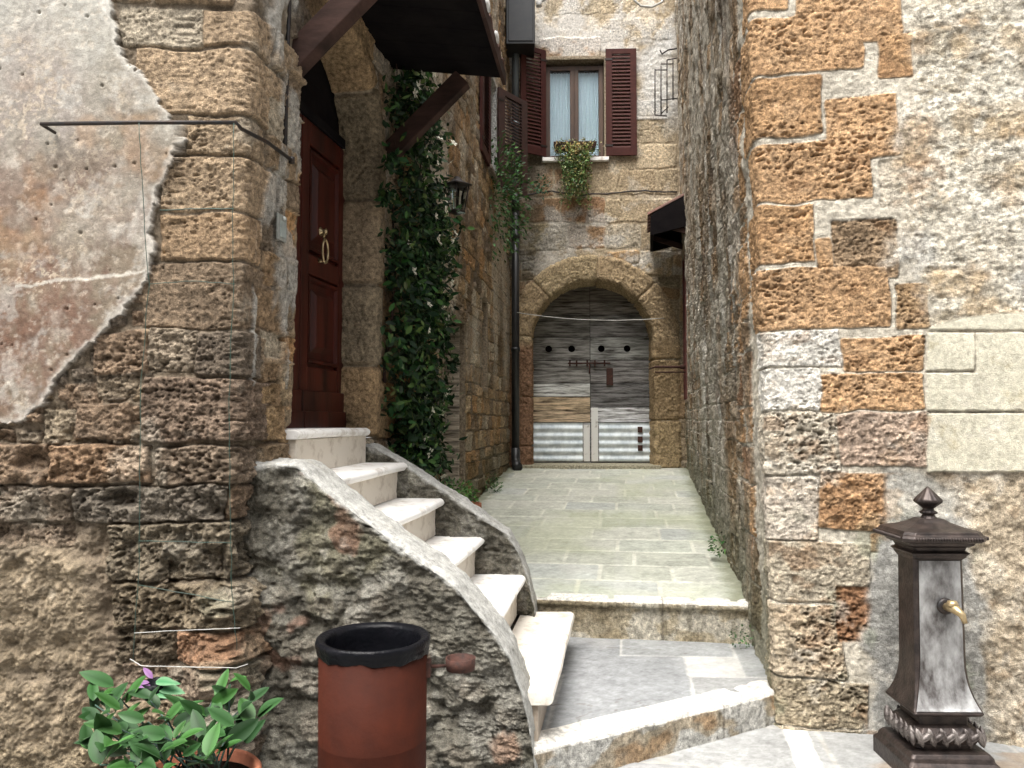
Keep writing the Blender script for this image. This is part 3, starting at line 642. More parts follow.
# grey cement patches behind the fountain
for poly, c, h in (([(866, 560), (880, 535), (915, 520), (930, 480), (1010, 480), (1024, 520), (1100, 600), (1100, 900), (855, 900), (862, 700), (880, 660), (862, 640)], (.34, .335, .31), .022),
                   ([(925, 470), (1200, 476), (1200, 900), (985, 900), (985, 620), (960, 520)], (.50, .42, .31), .02),
                   ([(885, 470), (925, 468), (960, 500), (925, 545), (885, 525)], (.40, .39, .35), .012)):
    m = sst(5, -7, poly_sdf(px + fbm(S, W, 9, 4, 111) * 12, py + fbm(S, W, 9, 4, 112) * 12, poly)) * frn
    rg_ = 1.0 if c[0] > .45 else .45
    cc = np.ones(C.shape) * np.array(c) * (1 + .18 * fbm(S, W, 14, 4, 113))[..., None]
    if rg_ > .9: cc = blend(cc, sst(.05, .4, fbm(S, W, 6, 4, 114)) * .6, (.62, .56, .46)); cc = blend(cc, sst(.2, .4, fbm(S, W, 9, 4, 115)) * .6, (.30, .22, .14))
    C = C * (1 - m[..., None]) + cc * m[..., None]
    H = H * (1 - m) + m * (h + rg_ * (fbm(S, W, 12, 4, 116, .62) * .026 + fbm(S, W, 4, 3, 117) * .015)); A = A * (1 - m) + (.35 + .6 * rg_) * m
# smooth cream slabs let into the wall
CR = (.52, .495, .395)
for (x0, x1, y0, y1) in ((925, 973, 333, 371), (974, 1300, 333, 411), (925, 987, 373, 411), (925, 1300, 413, 472)):
    sdf = np.maximum(np.abs(px - (x0 + x1) / 2) - (x1 - x0) / 2, np.abs(py - (y0 + y1) / 2) - (y1 - y0) / 2) + fbm(S, W, 20, 3, 120) * 1.2
    m = sst(.6, -1.0, sdf) * frn
    cc = np.ones(C.shape) * np.array(CR) * (1 + .16 * fbm(S, W, 4, 5, 121 + x0, .6))[..., None]; cc = blend(cc, sst(.3, .6, fbm(S, W, 12, 4, 122)) * .45, (.42, .36, .22)); cc = blend(cc, sst(.1, .4, fbm(S, W * .6, 5, 4, 125)) * .4, (.60, .585, .52))
    C = C * (1 - m[..., None]) + cc * m[..., None]; H = H * (1 - m) + m * (.034 + .002 * fbm(S, W, 6, 3, 123)); A = A * (1 - m) + .3 * m
m = sst(1.5, -2, poly_sdf(px, py, [(927, 331), (927, 328), (960, 318), (1000, 313), (1400, 311), (1400, 331)])) * frn
C = blend(C, m, CR); H = H * (1 - m) + .030 * m; A = A * (1 - m) + .2 * m
# worn white lime over some orange blocks, green bloom on the low pale ones
m = sst(.12, .45, fbm(S, W, 7, 5, 130, .62)) * frn * sst(1.9, 1.3, W); C = blend(C, m * .5, (.66, .62, .54))
m = sst(.25, .5, fbm(S, W, 6, 4, 131)) * frn * sst(1.25, .9, W); C = blend(C, m * .35, (.33, .37, .25))
m = sst(.18, .42, fbm(S, W * 1.3, 9, 4, 133)) * frn * MK; C = blend(C, m * .30, (.60, .42, .26))
m = sst(.28, .5, fbm(S, W * 1.3, 7, 4, 134)) * frn * MK; C = blend(C, m * .45, (.32, .18, .09))
# alley side render tongues and damp
sd_ = 1.0 * (S < SRc - .05); far = sst(SRc - .55, SRc - .95, S + .25 * fbm(S, W, 2, 3, 140))
ren = sst(-.25, .15, fbm(S * 1.1, W * .6, 1.7, 4, 141) + .05) * sd_ * far; cc = np.ones(C.shape) * np.array((.49, .46, .39)) * (1 + .25 * fbm(S, W, 12, 5, 142, .65))[..., None]
C = C * (1 - .8 * ren[..., None]) + cc * .8 * ren[..., None]; H = H * (1 - .75 * ren) + .75 * ren * (.03 + .012 * fbm(S, W, 14, 4, 143))
dr = sst(.05, .40, fbm(S * 2.0, W * .75, 2.2, 5, 144, .6)) * sd_ * far; C = blend(C, dr * .62, (.155, .115, .085)); H -= dr * .015
dr = sst(.25, .5, fbm(S * 2.4, W * .35, 2.6, 4, 147)) * sd_ * far; C = blend(C, dr * .75, (.66, .64, .58)); C = blend(C, sd_ * far * sst(.05, .4, fbm(S * .8, W * .4, 2.0, 4, 148)) * .5, (.30, .20, .11))
H += sd_ * (fbm(S, W, 7, 4, 145, .6) * .024)
mo = sd_ * sst(.85, .1, W - (.41 + .062 * (P[..., 1] - 5)) + .3 * fbm(S, W, 6, 3, 146)); C = blend(C, mo * .65, (.13, .135, .08))
sm = (s[:-1] + s[1:]) / 2; zm = (z[:-1] + z[1:]) / 2; SM, ZM = np.meshgrid(sm, zm, indexing='ij')
RWIN = (11.0, 11.65, 1.85, 3.9)
hole = rect(SM, ZM, sR(RWIN[1]), sR(RWIN[0]), RWIN[2], RWIN[3])
sheet('wall', P, H, rgba(C, A), MAT['stone'], house_r, hole, origin=(1.32, 4.07, 0))
def RF(d): return (Vector((XR(d) + kR(d) * 1.2, d, 0)), tR, nR)
d0, d1, z0, z1 = RWIN; fr = RF(d1); Lw = sR(d0) - sR(d1)
reveal(house_r, fr, 0, Lw, z0, z1, .25, colr=(.3, .24, .18))
m = MB(fr); m.box((.02, -.16, z0), (Lw - .02, -.12, z1), (1, 1, 1)); dd = m.build('alley_door', MAT['redpaint'], house_r, bevel=.005)
m = MB(fr); m.box((-.02, -.10, z0), (.05, .05, z1 + .03)); m.box((Lw - .05, -.10, z0), (Lw + .02, .05, z1 + .03)); m.build('door_frame', MAT['redpaint'], house_r, bevel=.006)
# ================================================================ FAR HOUSE
tB = Vector((1, -.04, 0)).normalized(); nB = Vector((tB.y, -tB.x, 0)); oB = Vector((-.7, 12.068, 0))
def BFs(px, py): p = on_plane(px, py, oB, nB); return (p - oB).dot(tB), p.z
house_b = thing('end_house', 'tall stone house closing the alley, with arched wooden gate and shuttered window', 'house', (1.0, 12.0, zd(12)))
Bb = []
def B_(x0, x1, y0, y1, h, c, rg):
    a, zb = BFs(x0, y1); b, zt = BFs(x1, y0); Bb.append((a - .015, b + .015, zb - .012, zt + .012, h * .6, c, rg))
YT = (.52, .42, .28); YT2 = (.48, .38, .25); YL = (.55, .45, .31); PB = (.44, .29, .17)
for q in ((540, 600, 38, 60, .05, (.46, .30, .17), .9), (602, 637, 20, 42, .02, YL, .6), (638, 672, 18, 40, .02, YL, .6), (545, 600, -10, 15, .02, (.5, .42, .3), .8), (602, 640, -10, 14, .02, YL, .8),
          (637, 676, 145, 168, .03, YL, .8), (605, 634, 160, 176, .02, YL, .8), (514, 552, 170, 196, .02, PB, 1.), (556, 588, 170, 194, .02, PB, 1.2), (590, 618, 172, 194, .03, YT, .8), (620, 654, 170, 194, .03, YT2, .8), (656, 678, 170, 194, .03, YT, .8),
          (520, 560, 199, 222, .03, PB, 1.2), (563, 604, 198, 222, .02, (.42, .26, .15), 1.3), (606, 650, 199, 222, .03, YT, .9), (652, 680, 199, 222, .03, YT, .9),
          (530, 566, 225, 250, .02, (.4, .33, .2), 1.2), (569, 604, 226, 248, .02, PB, 1.2), (607, 640, 225, 248, .02, (.52, .45, .34), 1.2), (642, 680, 225, 250, .03, YT2, .9),
          (637, 676, 118, 143, .02, YL, .8), (637, 660, 92, 116, .015, YL, .8), (512, 546, 120, 166, .02, (.3, .25, .17), 1.2)): B_(*q)
Bb += courses(-.2, 4, BFs(600, -14)[1], 9.7, (.25, .35), (.4, .7), [YT, YL, PB], seed=41)
Bb += courses(-.2, 1.05, .3, 4.0, (.2, .3), (.25, .5), [PB, (.25, .19, .12), (.33, .2, .12)], seed=43)
Bb += courses(2.55, 4, .3, 3.9, (.25, .4), (.3, .5), [YT2, (.42, .28, .15), (.3, .25, .17)], seed=44)
s = steps((0, 3.9, .014)); z = steps((.3, 9.6, .014))
P = np.zeros((len(s), len(z), 3)); P[...] = np.array(oB) + s[:, None, None] * np.array(tB); P[..., 2] = z[None, :]
S, W, H, C, A, MK = masonry(s, z, Bb, (.44, .36, .25), seed=61, wob=.03, pit=1.1, edge=.02, mortar_rough=.012, rcm=.03, base=.012)
px, py = project(P)
C *= (1 + .22 * fbm(S, W, 4, 4, 151))[..., None]
m = sst(-.15, .2, fbm(S, W, 2.4, 5, 152, .6)) * (py < 120); C = blend(C, m * .8, (.66, .645, .61)); H = H * (1 - .6 * m) + .02 * m
m = sst(6, -8, poly_sdf(px + fbm(S, W, 5, 4, 153) * 9, py + fbm(S, W, 5, 4, 154) * 9, [(636, 60), (700, 0), (700, 130), (668, 130), (640, 95)])); C = blend(C, m * .8, (.66, .66, .64))
m = sst(-.1, .2, fbm(S, W, 3, 5, 155, .6)) * sst(190, 215, py) * (py < 275); C = blend(C, m * .75, (.64, .61, .55)); m = sst(.15, .4, fbm(S, W, 3.5, 5, 157, .6)) * (py < 200); C = blend(C, m * .55, (.62, .56, .46))
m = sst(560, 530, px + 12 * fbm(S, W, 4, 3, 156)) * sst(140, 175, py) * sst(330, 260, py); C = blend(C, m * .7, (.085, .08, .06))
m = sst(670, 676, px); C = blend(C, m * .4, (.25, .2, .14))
ACX, AZS = BFs(592.5, 341); ARR = BFs(655, 341)[0] - ACX; ABZ = zd(12) - .02
sm = (s[:-1] + s[1:]) / 2; zm = (z[:-1] + z[1:]) / 2; SM, ZM = np.meshgrid(sm, zm, indexing='ij')
hole = ((np.abs(SM - ACX) < ARR + .08) & (ZM < AZS)) | (np.hypot(SM - ACX, ZM - AZS) < ARR + .08) & (ZM >= AZS)
wx0, wz0 = BFs(545, 160); wx1, wz1 = BFs(604, 60)
hole |= rect(SM, ZM, wx0, wx1, wz0, wz1)
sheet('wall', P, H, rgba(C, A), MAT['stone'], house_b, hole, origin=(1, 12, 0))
frA = (oB + tB * ACX, tB, nB)
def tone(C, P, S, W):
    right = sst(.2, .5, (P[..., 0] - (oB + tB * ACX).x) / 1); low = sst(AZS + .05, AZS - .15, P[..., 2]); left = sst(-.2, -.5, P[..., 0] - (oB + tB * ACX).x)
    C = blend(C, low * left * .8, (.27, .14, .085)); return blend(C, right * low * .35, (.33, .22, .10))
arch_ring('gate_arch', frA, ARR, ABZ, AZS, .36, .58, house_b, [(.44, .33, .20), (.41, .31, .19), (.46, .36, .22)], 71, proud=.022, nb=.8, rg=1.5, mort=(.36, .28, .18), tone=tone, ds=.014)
# wooden gate
def gate():
    fr = frA; B = -.52
    sx = lambda p: BFs(p, 380)[0] - ACX
    zz = lambda p: BFs(590, p)[1]
    rowsL = [(240, 297, (.16, .14, .12)), (297, 311, (.22, .20, .18)), (311, 334, (.20, .19, .17)), (334, 358, (.26, .25, .23)), (358, 382, (.24, .23, .21)), (382, 396, (.55, .55, .52)), (396, 410, (.55, .42, .27)), (410, 423, (.52, .40, .27)), (423, 466, (.3, .3, .3))]
    rowsR = [(240, 297, (.16, .14, .12)), (297, 311, (.22, .20, .18)), (311, 334, (.24, .23, .22)), (334, 358, (.30, .30, .28)), (358, 382, (.20, .19, .18)), (382, 407, (.15, .145, .14)), (407, 423, (.60, .60, .60)), (423, 466, (.3, .3, .3))]
    for x0, x1, rows, holes in ((529, 592, rowsL, (549, 573)), (592.6, 657, rowsR, (604, 631))):
        m = MB(fr); a0, a1 = sx(x0), sx(x1); rr = random.Random(x0)
        for (t, b, c) in rows:
            f_ = B + rr.uniform(0, .012); z0, z1 = zz(b) + .011, zz(t)
            if t == 334:   # plank pierced by two round holes: built as strips round them
                zc = (z0 + z1) / 2; r = .055; xs = [a0]
                for hpx in holes: xs += [sx(hpx) - r, sx(hpx) + r]
                xs.append(a1)
                for i in range(0, len(xs), 2): m.box((xs[i], B - .04, z0), (xs[i + 1], f_, z1), c)
                for hpx in holes:
                    xc = sx(hpx); n = 16
                    for up in (0, 1):
                        arc = [(xc + r * math.cos(math.pi * k / n), zc + (1 if up else -1) * r * math.sin(math.pi * k / n)) for k in range(n + 1)]
                        ze = z1 if up else z0
                        for k in range(n):
                            (xa, za), (xb, zb) = arc[k], arc[k + 1]
                            vs = [(xa, f_, za), (xb, f_, zb), (xb, f_, ze), (xa, f_, ze), (xa, B - .04, za), (xb, B - .04, zb), (xb, B - .04, ze), (xa, B - .04, ze)]
                            m.add(vs, [(0, 1, 2, 3), (0, 4, 5, 1)] if not up else [(0, 3, 2, 1), (0, 1, 5, 4)], c)
            else: m.box((a0, B - .04, z0), (a1, f_, z1), c)
        leaf = m.build('gate_leaf', MAT['oldwood'], house_b)
        # corrugated sheet
        c0, c1 = (533, 584) if x0 < 560 else (601, 656)
        m = MB(fr); n = 80; q0, q1 = sx(c0), sx(c1); z0, z1 = zz(463), zz(423); vs = []; fs = []
        for i in range(n + 1):
            zq = z0 + (z1 - z0) * i / n; bq = B + .03 + .008 * math.sin(i / n * 2 * math.pi * 5.0)
            vs += [(q0, bq, zq), (q1, bq + .004, zq)]
        for i in range(n): fs.append((2 * i, 2 * i + 1, 2 * i + 3, 2 * i + 2))
        m.add(vs, fs, sm=True); m.build('metal_sheet', MAT['zinc'], leaf)
        m = MB(fr)
        if x0 < 560: m.box((sx(585), B + .014, zz(463)), (sx(591.5), B + .032, zz(425)))
        else: m.box((sx(593), B + .014, zz(463)), (sx(600), B + .03, zz(407)))
        m.build('painted_board', MAT['whitepaint'], leaf, bevel=.003)
    m = MB(fr)
    m.tube([(sx(569), B + .05, zz(361)), (sx(613), B + .05, zz(361))], .012)
    for p in (571, 578, 589, 597, 607): m.box((sx(p) - .012, B + .01, zz(364)), (sx(p) + .012, B + .065, zz(358)))
    m.tube([(sx(591), B + .06, zz(362)), (sx(591.5), B + .07, zz(368)), (sx(591), B + .06, zz(372))], .010)
    m.build('sliding_bolt', MAT['rusty'], leaf)
    m = MB(fr); m.box((sx(609), B + .012, zz(384)), (sx(616), B + .035, zz(366))); m.build('lock_plate', MAT['rusty'], leaf, bevel=.01)
    for p in (430, 440, 449): m = MB(fr); m.box((sx(641), B + .045, zz(p + 3)), (sx(646), B + .055, zz(p - 3))); m.build('rust_patch', MAT['rusty'], leaf)
    m = MB(fr); m.box((sx(529), B - .3, ABZ - .1), (sx(657), B - .2, AZS + ARR + .1)); m.build('gate_backing', MAT['board'], house_b)
gate()
m = MB(frA); q0 = BFs(519, 465)[0] - ACX; q1 = BFs(660, 465)[0] - ACX; m.box((q0, -.52, zd(12) - .08), (q1, .16, zd(12) + .035), (.40, .37, .27)); m.build('gate_sill', MAT['stone'], house_b, bevel=.015)
# far window and shutters
frW = (oB + tB * wx0, tB, nB); Ww = wx1 - wx0
reveal(house_b, frW, 0, Ww, wz0, wz1, .20, colr=(.34, .28, .2), name='window_reveal')
window(house_b, frW, .01, Ww - .01, wz0 + .02, wz1 - .05, -.13, stile=.07, centre=.13)
m = MB(frW); m.box((-.04, -.12, wz0 - .05), (Ww + .06, .10, wz0 + .01), (1, 1, 1)); m.build('window_sill', MAT['marble'], house_b, bevel=.008)
zt_, zb_ = BFs(620, 51)[1], BFs(620, 157)[1]
shutter(house_b, frW, BFs(605.5, 100)[0] - wx0, BFs(636, 100)[0] - wx0, zb_, zt_, .05)
ft = Vector((-.80, -.60, 0)).normalized(); fn = Vector((ft.y, -ft.x, 0)) * -1
frS = (oB + tB * wx0 + nB * .05 + tB * .02, (Vector((-.84, -.50, 0))).normalized(), Vector((.50, -.84, 0)).normalized())
shutter(house_b, frS, 0.01, .46, zb_, zt_, -.02)
# ================================================================ roofs closing the houses off (above the picture)
for nm, par, pts in (('roof', house_l, [(-6, 3.25), (-1.1, 3.25), (-.8, 5.04), (.0, 12.4), (-6, 12.4)]), ('roof', house_r, [(1.25, 4.0), (6, 3.05), (6, 12.5), (2.65, 12.5)])):
    m = MB(); a = [(x, y, 8.99) for x, y in pts]; b = [(x, y, 9.2) for x, y in pts]; m.rings([a, b], (.3, .2, .15), sm=False); m.build(nm, MAT['tile'], par)
m = MB(); m.box((-.7, 12.0, 9.59), (3.2, 16, 9.8), (.3, .2, .15)); m.build('roof', MAT['tile'], house_b)

# ================================================================ unseen house added behind the viewer to block low frontal sky light
t = thing('sky_blocking_house', 'unseen plain house added across the square to block low sky light', 'house', (0, -6, 0))
m = MB(); m.box((-14, -6.4, 0), (14, -6, 8.5), (.28, .24, .19)); m.build('wall', MAT['stone'], t)
m = MB(); m.box((-14.3, -11, 8.5), (14.3, -5.6, 8.8), (.3, .2, .15)); m.build('roof', MAT['tile'], t)
# ================================================================ GROUND, PAVING, STEPS
def flat(name, pts_fn, s, w, blocks, mortar, seed, tint=None, mat=MAT['paving'], rough=.003, kind='structure', hs=1.0, cut=None):
    S, W, H, C, A, MK = masonry(s, w, blocks, mortar, seed=seed, wob=.003, pit=0, edge=.006, mortar_rough=.001, relief=.12)
    H = H * hs
    P = pts_fn(S, W)
    if tint: C = tint(C, S, W, P)
    mask = None
    if cut: mask = cut(P[:-1, :-1])
    return sheet(name, P, H, rgba(C, A * 0 + .5), mat, kind=kind, mask=mask)
m = MB(); g_ = 400; m.add([(-g_, -g_, -.012), (g_, -g_, -.012), (g_, g_, -.012), (-g_, g_, -.012)], [(0, 1, 2, 3)], (.3, .3, .29)); m.build('ground', MAT['paving'])['kind'] = 'structure'
th = math.atan(.15); ca, sa_ = math.cos(th), math.sin(th)
def gP(S, W):   # axes along the alley
    P = np.zeros(S.shape + (3,)); P[..., 0] = S * ca + W * sa_; P[..., 1] = -S * sa_ + W * ca; return P
rr = random.Random(9); bl = []
w0 = .2
while w0 < 4.6:
    q = -3.2
    while q < 5:
        l = rr.uniform(.55, .95); bl.append((q + .006, q + l - .006, w0 + .006, w0 + .494, .004, rr.choice([(.27, .275, .27), (.245, .25, .25), (.30, .295, .285)]), .15)); q += l
    w0 += .5
def tg(C, S, W, P):
    xw = P[..., 0] - (1.40 - (3.96 - P[..., 1]) * .2)
    C = blend(C, sst(.062, .05, np.abs(xw)), (.60, .58, .54))
    C = C * (1 + .22 * fbm(S, W, 3, 4, 203))[..., None]
    wet = sst(.1, .3, fbm(S * .7, W, 2.2, 4, 201)) * (P[..., 0] > 1.4) * (P[..., 1] < 3.75); C = blend(C, wet * .6, (.20, .14, .085))
    return C
flat('piazza_paving', gP, steps((-3, .9, .05), (.3, 3.2, .012), (3.2, 5, .05)) if False else steps((-3, .2, .06), (.2, 3.0, .012), (3.0, 5, .06)), steps((.3, 3.0, .06), (3.0, 5.2, .012)), bl, (.34, .335, .31), 200, tg)
# alley floor
def aP(S, W):
    P = np.zeros(S.shape + (3,)); yf = 5.10 - .13 * (W * 0 + 1) * 0
    P[..., 0] = S * ca + W * sa_; P[..., 1] = 5.18 + W * ca - S * sa_ * .67
    P[..., 2] = .398 + .062 * (P[..., 1] - 5.02) + .008 * fbm(S, W, .9, 2, 211); return P
bl = []; w0 = 0; k = 0
while w0 < 7.6:
    q = -2 + (k % 2) * .3
    hh = rr.uniform(.44, .52)
    while q < 3.4:
        l = rr.uniform(.52, .68); bl.append((q + .012, q + l - .012, w0 + .012, w0 + hh - .012, .005, rr.choice([(.44, .455, .39), (.40, .42, .365), (.47, .48, .42), (.41, .43, .40)]), .25)); q += l
    w0 += hh; k += 1
def ta(C, S, W, P):
    C = blend(C, sst(.0, .5, fbm(S, W, 1.1, 4, 212)) * .45, (.40, .43, .28)); C = blend(C, sst(.15, .5, fbm(S, W, 2.5, 4, 213)) * .4, (.50, .50, .45))
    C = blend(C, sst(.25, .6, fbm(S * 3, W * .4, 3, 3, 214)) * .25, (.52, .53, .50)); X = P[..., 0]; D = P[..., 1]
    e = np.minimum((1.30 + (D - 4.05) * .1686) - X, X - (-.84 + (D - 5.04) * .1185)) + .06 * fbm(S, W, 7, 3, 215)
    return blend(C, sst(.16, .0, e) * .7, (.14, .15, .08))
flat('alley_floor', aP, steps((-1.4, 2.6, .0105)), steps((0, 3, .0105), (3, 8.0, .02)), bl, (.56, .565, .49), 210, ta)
# landing between the two steps
bl = [(-.7, .62, -.2, .62, .005, (.25, .26, .265), .2), (.63, 1.3, .17, .62, .005, (.27, .28, .28), .2), (1.31, 2.2, -.2, .62, .005, (.28, .29, .285), .2), (-.7, .30, -1.6, -.21, .005, (.245, .255, .26), .2), (.31, 1.0, -1.6, .16, .005, (.26, .27, .275), .2), (1.01, 2.2, -1.6, -.21, .005, (.28, .285, .28), .2)]
def lP(S, W):
    P = np.zeros(S.shape + (3,)); P[..., 0] = S * ca + W * sa_; P[..., 1] = 4.6 - S * sa_ * .3 + W * ca; P[..., 2] = .156; return P
flat('step_landing', lP, steps((-.9, 2.1, .012)), steps((-1.35, .85, .012)), bl, (.42, .42, .40), 220,
     lambda C, S, W, P: blend(blend(C, sst(.1, .5, fbm(S, W, 2.4, 5, 221)) * .4, (.36, .36, .35)), sst(.006, .002, np.abs(fbm(S, W, 1.1, 4, 222) - .12)) * (fbm(S, W, 1.3, 2, 223) > .3), (.16, .15, .14)),
     cut=lambda P: (P[..., 1] < 3.285 + (P[..., 0] + .06) * .5767 + .05) | (P[..., 0] < -.03))
# kerbed step fronts
def ledge(name, A, B, prof, hf, parent=None, kind='structure', ds=.008, mat=MAT['stone']):
    A = Vector(A); B = Vector(B); t = (B - A); L = t.length; t.normalize(); inw = Vector((-t.y, t.x, 0)).normalized()
    s = steps((0, L, ds)); pr = np.array(prof, float); q = np.r_[0, np.cumsum(np.hypot(*(pr[1:] - pr[:-1]).T))]
    w = steps((0, q[-1], ds)); b = np.interp(w, q, pr[:, 0]); c = np.interp(w, q, pr[:, 1])
    kb = np.ones(5) / 5; b2 = np.convolve(np.pad(b, 2, 'edge'), kb, 'valid'); c2 = np.convolve(np.pad(c, 2, 'edge'), kb, 'valid'); b2[0] = b[0]; c2[0] = c[0]; b2[-1] = b[-1]; c2[-1] = c[-1]
    P = np.array(A) + s[:, None, None] * np.array(t) + b2[None, :, None] * np.array(inw) + c2[None, :, None] * np.array((0, 0, 1))
    S, W = np.meshgrid(s, w, indexing='ij'); H, C, Al = hf(S, W, P, L)
    return sheet(name, P, H, rgba(C, Al), mat, parent, kind=kind)
def kerb_h(seed, patches, top):
    def f(S, W, P, L):
        z = P[..., 2]; z0 = z.min(); z1 = z.max(); fr = z < z1 - .022
        C = np.ones(S.shape + (3,)) * np.array(top) * (1 + .12 * fbm(S, W, 6, 4, seed))[..., None]
        C = blend(C, sst(.2, .5, fbm(S, W, 9, 4, seed + 8)) * .3, (.42, .36, .27))
        n = fbm(S * 1.2, W * 2, 2.6, 4, seed + 1); cf = np.ones(C.shape) * np.array(patches[0]); cf = blend(cf, sst(.02, .12, n), patches[1]); cf = blend(cf, sst(-.1, -.25, n), patches[2])
        cf *= (1 + .25 * fbm(S, W, 25, 4, seed + 2, .6))[..., None]; cf = blend(cf, sst(.3, .55, fbm(S * 3, W * .7, 6, 3, seed + 3)) * .5, (.16, .14, .09))
        C = np.where(fr[..., None], cf, C)
        jt = sst(.008, .002, np.abs(S - L * .71)) ; C = blend(C, jt * .6, (.20, .17, .14))
        H = fbm(S, W, 12, 4, seed + 5) * .006 * (fr * 1.0 + .35) + fbm(S, W, 3, 2, seed + 6) * .004 - jt * .006
        # chipped nosing
        H -= sst(.3, .6, fbm(S, W * .3, 9, 3, seed + 7)) * .012 * (np.abs(z - z1) < .03)
        return H, C, .5 + .4 * fr
    return f
ledge('lower_step', (.035, 3.340, 0), (1.44, 4.15, 0), [(0, -.02), (0, .168), (.17, .172), (.175, .15)], kerb_h(230, [(.42, .36, .27), (.55, .54, .50), (.40, .28, .17)], (.68, .66, .61)))
ledge('upper_step', (-.7, 5.26, 0), (1.62, 4.92, 0), [(.03, .15), (.03, .355), (0, .365), (0, .412), (.14, .418), (.145, .40)], kerb_h(240, [(.45, .39, .28), (.56, .52, .43), (.36, .30, .20)], (.74, .72, .66)))
# ================================================================ STAIRCASE
stair = thing('stone_staircase', 'outside staircase of white marble treads between rough cement parapets, up to the mahogany door', 'staircase', (-.3, 4.1, 0))
steps_z = [.385, .625, .85, 1.075, 1.288, 1.505]; nos = [.35, .07, -.185, -.435, -.67, -.90]
def xn(xf, d): return xf + .14 * (d - 4.8)
for i, (zt, xf) in enumerate(zip(steps_z, nos)):
    dn = 3.44 if i == 0 else (3.56 if i < 5 else 3.80); df = 4.86; back = .30 if i < 5 else .5; th_ = .05 if i else .06
    m = MB(); ringsl = []
    prof = [(-back, zt - th_), (-.0, zt - th_), (.014, zt - th_ + .008), (.022, zt - th_ / 2), (.016, zt - .010), (-.004, zt), (-back, zt)]
    ww_ = random.Random(i + 4)
    for d in np.linspace(dn, df, 24):
        wv = .0015 * math.sin(d * 7 + i) + ww_.uniform(-.0015, .0015); ringsl.append([(xn(xf, d) + a + wv * (a > -.1), d, c + (.003 * math.sin(d * 4 + i * 2) - (.004 * math.exp(-((d - 4.15) / .35) ** 2) if c > zt - .012 and a > -.1 else 0))) for a, c in prof][::-1])
    m.rings(ringsl, (1, 1, 1) if i else (.86, .82, .76), sm=False); m.build('tread', MAT['marble'], stair, bevel=.004)
    zb = .165 if i == 0 else steps_z[i - 1]
    m = MB(); x0 = -.035 if i else -.05
    x0 += .030 * (i == 5); vs = [(xn(xf, dn + .02) + x0, dn + .02), (xn(xf, df) + x0, df), (xn(xf, df) + x0 - .06, df), (xn(xf, dn + .02) + x0 - .06, dn + .02)]
    m.rings([[(x, y, zb + .001) for x, y in vs], [(x, y, zt - th_ - .001) for x, y in vs]], (.80, .74, .66) if i else (.42, .36, .30), sm=False); m.build('riser', MAT['marble'], stair, bevel=.003)
